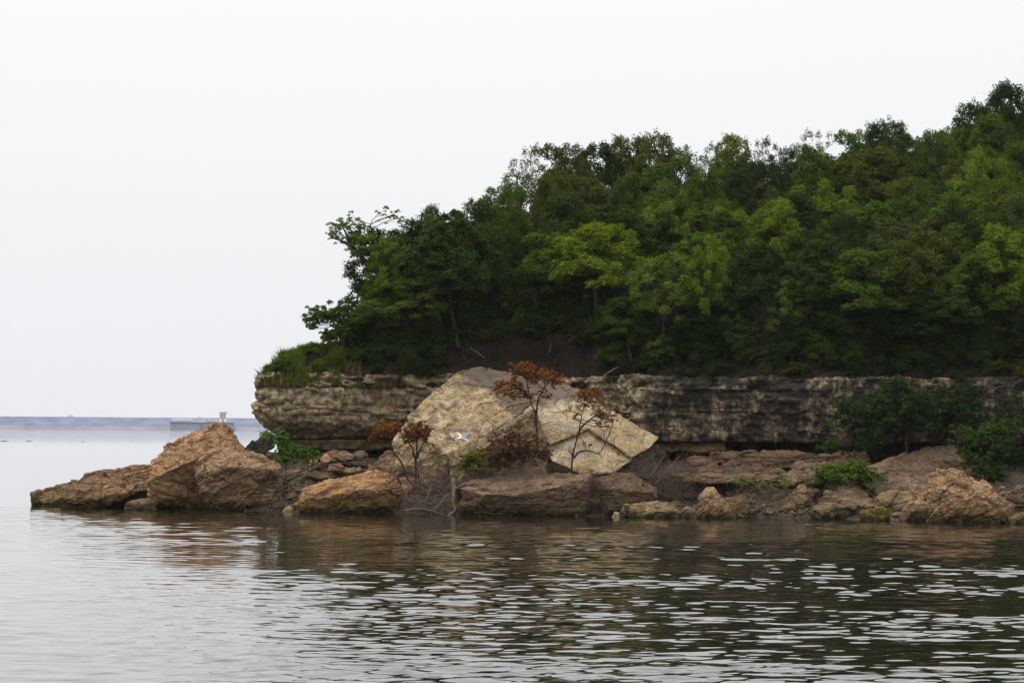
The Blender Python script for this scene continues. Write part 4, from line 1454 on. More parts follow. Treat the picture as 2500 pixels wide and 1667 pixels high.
CAN = 'trees of the wooded slope'
for (cx, tp, w, H, var, col, lab) in (
        (1010, 500, 230, 10.5, 'oak', 'dark', 'big dark tree with thick pale trunk at the wood end'),
        (1170, 488, 190, 10, 'wide2', 'bright', 'yellow-green broad crown behind the thick-trunked tree'),
        (1335, 454, 190, 10, 'round2', 'bright', 'fresh green domed crown in mid wood below the airy skyline tree'),
        (1570, 370, 230, 9.5, 'wide', 'blue', 'very broad bluish-green crown under the mid ridge'),
        (1520, 434, 150, 9, 'feather', 'light', 'light feathery crown above the brightest tree'),
        (1372, 512, 240, 10, 'wide2', 'yellow', 'brightest yellow-green spreading tree in mid wood'),
        (1525, 552, 150, 8.5, 'feather', 'light', 'pale feathery crown tucked right of the brightest tree'),
        (1665, 452, 150, 9, 'airy2', 'yellow', 'yellow-green loose crown right of the light feathery one'),
        (1625, 500, 130, 9, 'feather', 'bright', 'small bright crown below the yellow-green loose one'),
        (1790, 460, 160, 9, 'round', 'bright', 'bright round crown left of the tall bright-green tree'),
        (1895, 382, 185, 9.5, 'feather', 'bright', 'tall bright-green tree standing out on the upper slope'),
        (1752, 357, 140, 9, 'round2', 'deep', 'very dark brownish crown on the upper slope'),
        (1690, 395, 110, 9, 'oak', 'deep', 'dark crown with dead twigs between bluish and brownish crowns'),
        (2015, 338, 220, 9.5, 'wide2', 'olive', 'broad olive crown behind the tall bright-green tree'),
        (2245, 358, 180, 9.5, 'wide', 'bright', 'spreading yellow-green crown high on the right slope'),
        (2195, 416, 230, 9.5, 'airy2', 'mid', 'large loose crown with showing limbs on the right slope'),
        (2040, 462, 130, 8.5, 'feather', 'grey', 'greyish green crown left of the large loose one'),
        (2310, 520, 170, 9, 'round', 'bright', 'bright crown at the frame edge, middle of the slope'),
        (1985, 572, 250, 9, 'wide2', 'mid', 'broad mid-green crown low on the right slope'),
        (1820, 616, 140, 8.5, 'airy2', 'light', 'pale small tree with grey dead twigs and visible trunk'),
        (1665, 640, 100, 7.5, 'feather', 'blue', 'small bluish crown left of the pale twiggy tree'),
        (1712, 728, 105, 5.5, 'feather', 'blue', 'bluish small tree low above the dark cliff stretch'),
        (1448, 680, 175, 6.5, 'wide2', 'dark', 'dense dark bushy tree hanging over the eroded bank'),
        (1405, 745, 110, 4.5, 'round', 'dark', 'small dark bushy tree at the edge of the eroded bank'),
        (930, 640, 220, 8, 'wide2', 'mid', 'full layered green tree at the front of the wood end'),
        (862, 650, 110, 7, 'round', 'mid', 'green tree at the very edge of the wood against the sky'),
        (895, 520, 110, 9.5, 'airy2', 'bright', 'thin light-tipped crown beside the leaning trunk'),
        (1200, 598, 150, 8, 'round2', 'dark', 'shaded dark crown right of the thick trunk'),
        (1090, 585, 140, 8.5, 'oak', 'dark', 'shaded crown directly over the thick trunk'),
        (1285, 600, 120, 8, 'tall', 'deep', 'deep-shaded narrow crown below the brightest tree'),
        (1840, 775, 120, 4.5, 'shrub', 'dark', 'dark rounded shrub tree below the pale twiggy one'),
        (1945, 690, 190, 7, 'round2', 'dark', 'dark crown in the lower right slope beside pale twiggy tree'),
        (2195, 640, 200, 8, 'oak', 'dark', 'wide dark crown in the lower right slope'),
        (2110, 740, 190, 6, 'wide', 'deep', 'deep dark crown low above the overgrown cliff'),
        (2315, 690, 170, 8, 'round2', 'dark', 'dark crown at the frame edge low on the slope'),
        (1605, 700, 140, 7, 'tall', 'deep', 'deep-shaded crown left of the bluish small tree'),
        (2260, 560, 150, 8.5, 'tall', 'mid', 'narrow green crown before the large loose one'),
        (2100, 560, 150, 8.5, 'round', 'olive', 'olive crown between broad mid-green and large loose ones'),
        (1740, 560, 150, 8.5, 'oak', 'deep', 'deep dark crown under the bright round one'),
        (1440, 400, 120, 9.5, 'round', 'mid', 'mid-green crown under the dip in the canopy'),
        (1062, 690, 120, 5.5, 'round', 'deep', 'shadowed small tree filling in behind the stout slanting trunk'),
        (1275, 405, 110, 9.5, 'oak', 'olive', 'brownish crown below the airy skyline tree'),
        (1870, 520, 140, 8.5, 'tall', 'dark', 'dark narrow crown under the tall bright-green tree'),
        (2090, 395, 150, 9.5, 'round2', 'mid', 'green crown below the gappy skyline tree'),
        (2365, 330, 150, 9.5, 'oak', 'mid', 'green crown at the frame edge below the hilltop'),
        (2360, 440, 140, 9, 'round2', 'dark', 'dark crown at the frame edge on the upper slope'),
        (1860, 340, 120, 9.5, 'round', 'mid', 'green crown below the pale-leaved skyline tree'),
        (1930, 470, 120, 9, 'round2', 'dark', 'shadowed crown right of the tall bright-green tree'),
        (1620, 395, 110, 9.5, 'round', 'mid', 'green crown below the see-through bluish skyline tree'),
):
    tree_at(cx * K, tp * K, w * K, H, var, col, lab, CAN)

# the rest of the crowded wood, standing in the gaps: told apart by nothing but their place
fill = random.Random(21)
nf = 0
for row, Y in enumerate((141, 146, 152, 159, 167, 176, 186, 197, 209, 222)):
    x = -13.0
    while x < 60:
        x += fill.uniform(4.2, 6.4)
        yy = Y + fill.uniform(-2, 2)
        if yy > np.interp(x, RX, RY) - 1 or yy < cliff_y(x) + 3.2 or abs(x / (yy + 120)) > 0.138:
            continue
        H = fill.uniform(7.2, 9.2)
        g = float(hill_z(x, yy)[0])
        put_tree(fill.choice(['round', 'round2', 'oak', 'tall', 'wide2', 'feather']), (x, yy, g - .1), H, fill.uniform(5.0, 6.6),
                 fill.choice(['dark', 'dark', 'mid', 'deep', 'olive', 'mid']), 'green tree crowded among others deep in the wood', 'trees deep in the wood')
        nf += 1

# undergrowth shrubs along the top of the cliff
SHR = 'shrubs along the top of the cliff'
ug = random.Random(8)
for k in range(130):
    px = (ug.uniform(850, 1120), ug.uniform(1480, 2540), ug.uniform(1480, 2540), ug.uniform(1480 if k < 90 else 2300, 2540), ug.uniform(1110, 1480))[k % 5]
    x0 = lat(px, 134)
    big = k % 3 == 0
    inset = ug.uniform(1.5, 4.0) if not big else ug.uniform(3.0, 7.0)
    if 1120 < px < 1480:
        inset = ug.uniform(2.7, 6.5)
    Y = float(cliff_y(x0)) + inset
    x0 = lat(px, Y)
    g = float(hill_z(x0, Y)[0])
    size = 'tall' if big else 'low'
    side = 'east' if px > 1480 else 'west' if px < 1120 else 'middle'
    lab = {'east': size + ' dark shrub under the trees along the dark cliff stretch', 'west': size + ' dark shrub at the top of the bank near the wood end', 'middle': size + ' shrub in the shade above the eroded bank'}[side]
    put_tree(ug.choice(['shrub', 'shrub2']), (x0, Y, g - .15), ug.uniform(3.4, 5.0) if big else ug.uniform(1.4, 2.8), ug.uniform(2.8, 4.2) if big else ug.uniform(1.8, 3.0), ug.choice(['dark', 'deep', 'dark', 'mid']), lab,
             size + ' shrubs along the top of the cliff ' + side, name='shrub', cat='shrub')


for k in range(64):
    mid_ = k >= 46
    px = ug.uniform(1060, 1490) if mid_ else ug.uniform(1490, 2520) if k % 4 else ug.uniform(860, 1090)
    x0 = lat(px, 134)
    Y = float(cliff_y(x0)) + (ug.uniform(2.2, 3.2) if mid_ else ug.uniform(0.5, 1.7))
    x0 = lat(px, Y)
    g = float(hill_z(x0, Y)[0])
    east = px > 1480 and not mid_
    put_tree(ug.choice(['shrub', 'shrub2']), (x0, Y, g - .2), ug.uniform(.7, 1.5), ug.uniform(1.1, 2.2), ug.choice(['deep', 'dark', 'olive', 'deep']),
             'little shrub spilling over the lip of the dark cliff stretch' if east else 'little shrub on the crest of the eroded bank' if mid_ else 'little shrub at the cliff lip by the wood end',
             'little shrubs on the cliff lip ' + ('east' if east else 'bank' if mid_ else 'west'), name='shrub', cat='shrub')


# ---------------- plants with a habit of their own, grown along given stems
def custom_plant(name, label, cat, Y0, stems, clumps, leaf, per, col, wood, r0, seed, group=None, leafmat='leaf', twigs=4, flat=0.8, base=None, up=0.5, tip=0.2, nsub=6):
    """stems: lists of (px, py, dY); clumps: (px, py, radius px, dY)"""
    r = np.random.RandomState(seed)
    b0 = P(stems[0][0][0], stems[0][0][1], Y0 + (stems[0][0][2] if len(stems[0][0]) > 2 else 0)) if base is None else base
    root = empty(name, b0)
    tag(root, label, cat, group)
    W = MB()
    allp, allr = [], []
    for st in stems:
        pts = np.array([P(q[0], q[1], Y0 + (q[2] if len(q) > 2 else 0)) for q in st]) - b0
        n = max(6, 3 * len(pts))
        ts = np.linspace(0, 1, n)
        base_t = np.linspace(0, 1, len(pts))
        pp_ = np.stack([np.interp(ts, base_t, pts[:, j]) for j in range(3)], 1)
        pp_[1:-1] = 0.25 * pp_[:-2] + 0.5 * pp_[1:-1] + 0.25 * pp_[2:]
        pp_ += 0.02 * r.normal(size=pp_.shape) * (ts[:, None] > 0)
        pp_[0, 2] -= 0.25
        rr = r0 * (1 - (1 - tip) * ts)
        W.tube(pp_, rr, 6)
        allp.append(pp_[n // 3:])
        allr.append(rr[n // 3:])
    allp, allr = np.concatenate(allp), np.concatenate(allr)
    cen, rad = [], []
    for q in clumps:
        c = P(q[0], q[1], Y0 + (q[3] if len(q) > 3 else 0) + r.uniform(-.15, .15)) - b0
        R0 = q[2] * (Y0 - CAM_Y) / FPX
        for _ in range(nsub):
            cen.append(c + r.normal(size=3) * R0 * np.array([.8, .8, .6]))
            rad.append(R0 * r.uniform(.42, .75))
        rad.append(R0)
        rq = rad.pop()
        low = np.where(allp[:, 2] < c[2] + 0.3)[0]
        if len(low) == 0:
            low = np.arange(len(allp))
        k = low[np.linalg.norm(allp[low] - (c - np.array([0, 0, 0.25 * rq + .1])), axis=1).argmin()]
        br = bend(allp[k], c, r, 0.15, 5)
        W.tube(br, np.linspace(min(allr[k] * .8, .03), 0.008, 5), 4)
        for _ in range(twigs):
            e_ = cen[-1 - r.randint(nsub)] + r.normal(size=3) * rq * .2
            W.tube(bend(br[r.randint(1, 5)], e_, r, 0.12, 4), [0.012, 0.010, 0.008, 0.004], 3)
    ob = link('trunk' if cat == 'tree' else 'stems', mb_mesh(W, 'stems'), wood, root)
    if cen and per > 0:
        cnt = [max(5, int(0.85 * per * (q / 0.4) ** 2)) for q in rad]
        lp, ln = clump_leaves(np.array(cen), rad, cnt, r, flat, up)
        lv, lf = leaf_quads(lp, ln, leaf, r)
        c = link('crown' if cat == 'tree' else 'foliage', mesh_np('crown', lv, lf), M[leafmat], root)
        c.color = (G[col] if isinstance(col, str) else col) + (1,)
    return root


def spread(r, cx, cy, rx, ry, n, rpx, dz=0.6):
    out = []
    for _ in range(n):
        a, q = r.uniform(0, 6.28), math.sqrt(r.random())
        out.append((cx + rx * q * math.cos(a), cy + ry * q * math.sin(a), rpx * r.uniform(.7, 1.2), r.uniform(-dz, dz)))
    return out


sr = random.Random(77)
RUST = (0.225, 0.080, 0.018)
RUST2 = (0.125, 0.054, 0.027)
# leaning trunk reaching out over the sky at the end of the wood
custom_plant('leaning_tree', 'tree with dark bare trunk leaning far out over the sky', 'tree', 139.0,
             [[(985, 800, 1), (965, 730, .6), (925, 672), (890, 632), (855, 600), (815, 580), (800, 585)], [(925, 672), (912, 620, .3), (908, 570, .5), (905, 548, .5)], [(890, 632), (862, 605, -.4), (845, 575, -.5), (835, 550, -.5)]],
             spread(sr, 850, 550, 38, 18, 14, 13) + spread(sr, 818, 568, 14, 22, 6, 11) + spread(sr, 885, 590, 30, 22, 9, 15) + spread(sr, 915, 640, 28, 36, 12, 18) + [(950, 530, 14), (965, 525, 14), (975, 535, 12), (935, 527, 10)],
             .135, 105, 'bright', M['dark_bark'], .17, 1)
# small wind-bent tree over the grassy knoll
custom_plant('wind_bent_tree', 'small wind-bent tree with arching crown above the grassy knoll', 'tree', 137.0,
             [[(838, 845), (830, 810), (815, 785), (790, 770), (765, 775)], [(830, 810), (822, 775), (815, 752)], [(838, 840), (850, 800, .3), (855, 770, .4)]],
             spread(sr, 790, 768, 34, 14, 14, 15) + spread(sr, 765, 790, 12, 12, 5, 11) + spread(sr, 820, 765, 20, 16, 8, 15) + spread(sr, 815, 820, 32, 12, 10, 14) + spread(sr, 852, 800, 18, 36, 12, 18),
             .135, 190, 'mid', M['dark_bark'], .09, 2)
# thick trunk below the big dark tree
custom_plant('stout_tree', 'stout slanting grey trunk of a forked tree above the bank', 'tree', 138.8,
             [[(1115, 838), (1108, 790), (1098, 740), (1092, 680), (1088, 620, .4), (1082, 560, .8)], [(1096, 720), (1120, 660, .5), (1145, 610, .8)], [(1092, 680), (1060, 630, .3), (1040, 590, .5)]],
             spread(sr, 1080, 600, 70, 45, 22, 26, 1.2), .22, 130, 'dark', M['bark'], .23, 3)

# rust-leaved withered trees on the shore
DT = 'withered rust-leaved trees on the shore'
custom_plant('withered_tree', 'withered tree leaning left with flat rust crown beside broad boulder', 'tree', 124.6,
             [[(1012, 1188), (994, 1168), (984, 1138), (972, 1116), (955, 1100), (950, 1080), (956, 1062), (948, 1045)]],
             spread(sr, 940, 1052, 34, 11, 20, 10) + spread(sr, 955, 1040, 18, 8, 7, 9) + [(915, 1062, 9), (908, 1068, 8), (925, 1045, 8)], .12, 170, RUST, M['dark_bark'], .075, 4, DT, 'dead_leaf', tip=.25)
custom_plant('withered_tree', 'upright withered tree with round rust crown left of the egret', 'tree', 124.9,
             [[(1016, 1186), (1015, 1150), (1016, 1120), (1018, 1098), (1016, 1070), (1014, 1045)], [(1025, 1186), (1022, 1160), (1016, 1135)], [(1018, 1110), (1030, 1090), (1040, 1072)], [(1016, 1120), (1004, 1090), (995, 1068)]],
             spread(sr, 1015, 1050, 34, 20, 26, 10) + spread(sr, 1000, 1070, 20, 12, 7, 9) + spread(sr, 1040, 1066, 12, 16, 5, 8) + [(1022, 1032, 9), (1052, 1048, 7), (1055, 1085, 6)], .12, 165, (0.165, 0.058, 0.016), M['dark_bark'], .075, 5, DT, 'dead_leaf', tip=.3)
custom_plant('withered_tree', 'tallest withered tree with wide rust crown before the pale slabs', 'tree', 125.6,
             [[(1312, 1080), (1311, 1045), (1307, 1012), (1296, 985), (1290, 950), (1285, 925)], [(1307, 1030), (1310, 1000), (1314, 970), (1330, 945), (1345, 930)], [(1290, 960), (1262, 945), (1240, 935)]],
             spread(sr, 1270, 905, 22, 14, 13, 10) + spread(sr, 1320, 918, 40, 14, 22, 10) + spread(sr, 1250, 948, 36, 22, 17, 10) + spread(sr, 1310, 965, 30, 14, 9, 8) + spread(sr, 1358, 932, 14, 12, 6, 9) + [(1296, 890, 9), (1274, 893, 9), (1216, 935, 8)],
             .12, 140, RUST, M['dark_bark'], .075, 6, DT, 'dead_leaf', tip=.3)
custom_plant('withered_tree', 'slender withered tree with thinning rust leaves before cream slab', 'tree', 125.4,
             [[(1394, 1150), (1398, 1115), (1405, 1085), (1413, 1055), (1418, 1028), (1424, 1000), (1428, 970)], [(1413, 1048), (1440, 1025), (1465, 1005), (1478, 990)], [(1402, 1108), (1430, 1098), (1460, 1108), (1472, 1118)], [(1400, 1110), (1388, 1098)]],
             spread(sr, 1430, 972, 32, 20, 22, 10) + spread(sr, 1470, 1002, 26, 22, 13, 8) + spread(sr, 1480, 1030, 22, 18, 9, 7) + spread(sr, 1405, 1000, 14, 26, 5, 6) + [(1440, 1088, 6), (1425, 1080, 5), (1470, 1040, 7), (1500, 1025, 6)],
             .11, 120, RUST, M['dark_bark'], .065, 7, DT, 'dead_leaf', tip=.25)
custom_plant('withered_bush', 'dense withered reddish bush on the long flat-topped boulder', 'bush', 124.4,
             [[(1240 + dx, 1168), (1240 + dx * 1.6, 1125), (1240 + dx * 2.2, 1085)] for dx in (-22, -12, -3, 6, 15, 25, 34)],
             spread(sr, 1262, 1092, 66, 34, 60, 12, .8) + spread(sr, 1225, 1120, 34, 16, 14, 11) + spread(sr, 1330, 1108, 22, 12, 10, 10), .12, 130, RUST2, M['dead_wood'], .03, 8, None, 'dead_leaf', 6)
custom_plant('cushion_bush', 'small bright mossy-green bush beside the withered reddish bush', 'bush', 124.2,
             [[(1150 + dx, 1165), (1150 + dx * 1.8, 1140), (1150 + dx * 2.4, 1115)] for dx in (-12, -4, 4, 12)],
             spread(sr, 1152, 1126, 28, 13, 26, 10, .4) + spread(sr, 1170, 1108, 14, 10, 8, 8) + [(1118, 1145, 7), (1128, 1138, 8)], .12, 190, (0.135, 0.150, 0.012), M['dead_wood'], .025, 9)
# saplings
custom_plant('sapling', 'taller fresh green sapling beside the blocky tan boulder', 'tree', 127.3,
             [[(698, 1172), (698, 1140), (697, 1110), (692, 1080), (690, 1062)]],
             spread(sr, 693, 1082, 20, 24, 20, 11, .4) + spread(sr, 698, 1115, 22, 16, 12, 9, .4) + spread(sr, 655, 1065, 12, 8, 4, 8) + [(690, 1056, 9), (674, 1072, 9)], .15, 125, (0.080, 0.165, 0.013), M['bark'], .035, 10, 'green saplings under the cliff')
custom_plant('sapling', 'shorter fresh green sapling in the talus under the cave mouth', 'tree', 127.6,
             [[(751, 1165), (751, 1135), (750, 1112), (748, 1100)]], spread(sr, 750, 1107, 22, 12, 14, 9, .3) + [(758, 1138, 7), (766, 1134, 6), (735, 1098, 8)], .14, 130, (0.072, 0.155, 0.012), M['bark'], .028, 11, 'green saplings under the cliff')
custom_plant('weed_tuft', 'tiny green weed growing on the peaked boulder', 'plant', wy(560, 1241) + 2.2, [[(556, 1092), (558, 1086)], [(560, 1092), (565, 1086)]], [(554, 1085, 6), (562, 1086, 6), (569, 1088, 4)], .10, 170, (0.09, 0.18, 0.014), M['bark'], .012, 12)
custom_plant('weed_tuft', 'small green weed behind the propped dark slab', 'plant', 133.2, [[(655, 1080), (648, 1058)], [(668, 1080), (676, 1062)]], spread(sr, 650, 1058, 12, 7, 5, 8, .2) + spread(sr, 672, 1064, 8, 10, 4, 8, .2), .13, 150, (0.10, 0.20, 0.02), M['bark'], .02, 13)
# green shrubs on the right shore
custom_plant('green_shrub', 'bright spreading green shrub on bare stems above the cracked slab', 'shrub', 121.6,
             [[(2070 + dx * .7, 1207), (2070 + dx * 1.3, 1185), (2070 + dx * 2.0, 1160)] for dx in (-38, -25, -14, -5, 4, 12, 22, 34)],
             spread(sr, 2065, 1154, 60, 18, 60, 13, .8) + spread(sr, 2010, 1158, 22, 12, 14, 12) + spread(sr, 2130, 1170, 36, 16, 24, 12) + [(2090, 1130, 9), (2080, 1136, 9), (2172, 1195, 7), (2060, 1138, 8)], .14, 130, (0.088, 0.150, 0.012), M['dead_wood'], .022, 14)
for k, (cx, cy, n, rx, lab) in enumerate(((1812, 1172, 14, 26, 'pale green herb patch nearest the tooth boulder'), (1868, 1186, 14, 26, 'pale green herb patch in front of the low ledges'), (1922, 1184, 8, 16, 'pale green herb patch beside the knobbed boulder'))):
    custom_plant('herb_patch', lab, 'plant', 121.4 - .3 * k, [[(cx + q * rx / 4., cy + 32), (cx + q * rx / 3., cy + 12), (cx + q * rx / 2.6, cy - 4)] for q in (-3, -1.5, 0, 1.5, 3)],
                 spread(sr, cx, cy, rx, 15, n, 6.5, .5), .11, 120, (0.14, 0.205, 0.032), M['dead_wood'], .012, 20 + k, 'pale green herbs on the slope')
# trees in front of the right cliff, their shade put into darkened leaf colours
DC = 'dark trees growing before the cliff'
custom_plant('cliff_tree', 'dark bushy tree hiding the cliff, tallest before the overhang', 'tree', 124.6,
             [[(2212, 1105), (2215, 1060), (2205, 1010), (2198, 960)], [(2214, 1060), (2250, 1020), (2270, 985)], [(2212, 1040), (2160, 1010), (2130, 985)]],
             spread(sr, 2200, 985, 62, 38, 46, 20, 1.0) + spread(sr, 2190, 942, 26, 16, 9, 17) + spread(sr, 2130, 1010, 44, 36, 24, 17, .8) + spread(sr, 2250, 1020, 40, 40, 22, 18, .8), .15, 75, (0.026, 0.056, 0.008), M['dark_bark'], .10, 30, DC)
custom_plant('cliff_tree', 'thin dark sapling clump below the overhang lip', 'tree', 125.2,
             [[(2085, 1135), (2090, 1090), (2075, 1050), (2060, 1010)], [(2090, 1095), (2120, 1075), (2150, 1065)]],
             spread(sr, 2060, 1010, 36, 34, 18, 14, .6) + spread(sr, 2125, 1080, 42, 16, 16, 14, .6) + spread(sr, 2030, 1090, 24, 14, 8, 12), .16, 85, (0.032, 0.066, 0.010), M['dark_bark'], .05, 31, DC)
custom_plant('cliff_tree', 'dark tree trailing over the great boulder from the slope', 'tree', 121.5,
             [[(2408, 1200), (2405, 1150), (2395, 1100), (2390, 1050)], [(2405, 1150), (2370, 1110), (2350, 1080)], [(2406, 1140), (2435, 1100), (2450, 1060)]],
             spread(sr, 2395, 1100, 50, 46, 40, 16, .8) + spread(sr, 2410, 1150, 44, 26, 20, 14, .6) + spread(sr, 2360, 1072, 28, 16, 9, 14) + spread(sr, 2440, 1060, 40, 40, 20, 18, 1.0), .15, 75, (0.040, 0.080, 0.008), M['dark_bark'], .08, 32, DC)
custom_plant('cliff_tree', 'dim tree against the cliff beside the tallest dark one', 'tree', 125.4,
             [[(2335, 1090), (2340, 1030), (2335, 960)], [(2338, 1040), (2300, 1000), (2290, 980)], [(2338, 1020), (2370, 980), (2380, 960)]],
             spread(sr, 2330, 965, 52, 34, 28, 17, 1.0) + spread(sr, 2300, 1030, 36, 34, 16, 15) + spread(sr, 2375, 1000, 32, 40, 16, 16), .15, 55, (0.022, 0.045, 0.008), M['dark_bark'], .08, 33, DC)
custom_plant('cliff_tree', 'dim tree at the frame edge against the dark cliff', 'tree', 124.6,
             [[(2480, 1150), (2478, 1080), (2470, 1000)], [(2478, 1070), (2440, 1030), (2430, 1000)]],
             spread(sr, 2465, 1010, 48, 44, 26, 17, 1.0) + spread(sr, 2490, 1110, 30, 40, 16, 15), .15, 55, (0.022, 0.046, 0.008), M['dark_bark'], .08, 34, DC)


# ---------------- tangles of dead branches
def tangle(name, label, Y0, n, box, wood, seed, rmin=.008, rmax=.03, curl=.25, root_px=None, extra=(), cat='brush', depth=.8, droop=.0):
    r = np.random.RandomState(seed)
    x0, x1, y0, y1 = box
    b0 = P((x0 + x1) / 2, y1, Y0)
    root = empty(name, b0)
    tag(root, label, cat)
    W = MB()
    for _ in range(n):
        if root_px is not None:
            a = P(root_px[0] + r.normal() * root_px[2], root_px[1] + r.normal() * 4, Y0 + r.uniform(-depth, depth) * .5)
        else:
            a = P(r.uniform(x0, x1), r.uniform(y0, y1), Y0 + r.uniform(-depth, depth))
        e_ = P(r.uniform(x0, x1), r.uniform(y0, y1), Y0 + r.uniform(-depth, depth))
        pts = bend(a, e_, r, curl, 7) - b0
        pts += r.normal(size=pts.shape) * .035
        pts[:, 2] -= droop * np.linspace(0, 1, 7) ** 2
        rad = rmin + (rmax - rmin) * r.rand() ** 2.5
        W.tube(pts, np.linspace(rad, rad * .3, 7), 4)
        for q in range(2):
            k = r.randint(2, 6)
            e2 = pts[k] + r.normal(size=3) * .3
            W.tube(bend(pts[k], e2, r, .2, 4), [rad * .5, rad * .4, rad * .3, rad * .2], 3)
    link('branches', mb_mesh(W, 'branches'), wood, root)
    for nm, pl, rr, wd in extra:
        X = MB()
        pts = np.array([P(*q) for q in pl]) - b0
        ts = np.linspace(0, 1, 12)
        pp_ = np.stack([np.interp(ts, np.linspace(0, 1, len(pts)), pts[:, j]) for j in range(3)], 1)
        pp_ += r.normal(size=pp_.shape) * .015
        X.tube(pp_, np.interp(ts, np.linspace(0, 1, len(rr)), rr), 7)
        link(nm, mb_mesh(X, nm), wd, root)
    return root


tangle('brush_pile', 'tangled pile of dead branches and roots in the cleft at the water', 123.6, 230, (978, 1122, 1168, 1262), M['dead_wood'], 1, .009, .035, .3, None,
       [('root', [(1108, 1165, 123.0), (1108, 1200, 122.9), (1106, 1230, 122.7), (1112, 1245, 122.6), (1098, 1256, 122.5), (1080, 1262, 122.4)], [.14, .13, .12, .11, .08, .05], M['pale_wood']),
        ('branch', [(1108, 1195, 122.9), (1130, 1182, 122.6), (1160, 1172, 122.6)], [.06, .05, .02], M['pale_wood']),
        ('branch', [(1035, 1235, 122.6), (1045, 1210, 122.5), (1052, 1185, 122.5), (1050, 1172, 122.5)], [.04, .04, .03, .01], M['pale_wood']),
        ('branch', [(985, 1246, 122.6), (1020, 1240, 122.4), (1060, 1248, 122.4), (1085, 1258, 122.4)], [.02, .05, .05, .03], M['pale_wood']),
        ('branch', [(1060, 1246, 122.4), (1085, 1215, 122.5), (1100, 1200, 122.6)], [.05, .04, .02], M['pale_wood'])], depth=.9)
tangle('root_mat', 'mat of pale bare twigs along the foot of the brush pile', 122.5, 70, (984, 1120, 1205, 1262), M['pale_wood'], 11, .006, .016, .35, None, cat='brush', depth=.35)
tangle('dead_bush', 'leafless twiggy reddish bush under the dark slab corner', 123.6, 330, (1520, 1725, 1086, 1215), M['dead_wood'], 2, .007, .022, .22, (1640, 1212, 26),
       [('branch', [(1590, 1160, 123.2), (1610, 1130, 123.2), (1622, 1112, 123.2)], [.03, .025, .01], M['pale_wood']),
        ('branch', [(1600, 1180, 123.2), (1640, 1135, 123.2), (1662, 1110, 123.2)], [.03, .025, .01], M['pale_wood'])], cat='bush', depth=1.0)
tangle('dead_twigs', 'grey dead twigs above the brush pile beside the mossy bush', 124.4, 60, (1040, 1130, 1105, 1180), M['dead_wood'], 3, .006, .02, .22, (1090, 1180, 16), cat='bush')
tangle('hanging_roots', 'frayed roots hanging over the dark gap between two boulders', 121.9, 55, (1432, 1486, 1160, 1215), M['dead_wood'], 4, .006, .018, .3, (1452, 1165, 14), cat='roots', depth=.4, droop=.3)
tangle('dead_twigs', 'bare dead twigs trailing over the edge of the flat-topped boulder', 121.6, 60, (1170, 1345, 1150, 1215), M['dead_wood'], 5, .006, .018, .3, (1270, 1150, 40), cat='bush', depth=.5, droop=.2)
tangle('dry_brush', 'dry brown brush below the pale herb patches', 120.6, 120, (1775, 1960, 1192, 1236), M['dead_wood'], 6, .006, .016, .3, None, cat='brush', depth=.7)
def hanging(name, label, n, px0, px1, seed):
    r = np.random.RandomState(seed)
    b0 = P((px0 + px1) / 2, 880, 137.5)
    root = empty(name, b0)
    tag(root, label, 'roots')
    W = MB()
    for _ in range(n):
        X = lat(r.uniform(px0, px1), 137.5)
        ins = r.uniform(1.5, 2.6)
        Y = float(cliff_y(X)) + ins
        z = float(hill_z(X, Y)[0])
        L = r.uniform(.4, 1.5)
        a = np.array([X, Y, z + .05])
        e_ = a + np.array([r.normal() * .3, -r.uniform(.1, .5), -L])
        pts = bend(a, e_, r, .18, 6) - b0
        rad = r.uniform(.006, .02)
        W.tube(pts, np.linspace(rad, rad * .3, 6), 4)
    link('strands', mb_mesh(W, 'strands'), M['bark'], root)
    for pl, rr in (([(1530, 886, 134.2), (1500, 900, 133.8), (1480, 912, 133.6), (1468, 925, 133.5)], [.035, .035, .03, .02]),
                   ([(1148, 848, 136.2), (1165, 860, 135.9), (1185, 875, 135.6)], [.012, .025, .02]),
                   ([(1345, 840, 137.4), (1342, 855, 137.2), (1337, 864, 137.1)], [.02, .02, .012])):
        pts = np.array([P(*q) for q in pl]) - b0
        X = MB().tube(pts, rr, 6)
        link('root', mb_mesh(X, 'root'), M['pale_wood'], root)


hanging('bank_roots', 'bare roots and dry stems hanging down the eroded soil bank', 110, 1085, 1490, 7)
custom_plant('dead_sapling', 'grey slanting dead sapling at the corner of the eroded bank', 'dead tree', 138.5, [[(1452, 816), (1440, 800), (1430, 788), (1425, 780)], [(1440, 800), (1445, 785), (1438, 770)]], [], .1, 0, 'mid', M['pale_wood'], .07, 40)


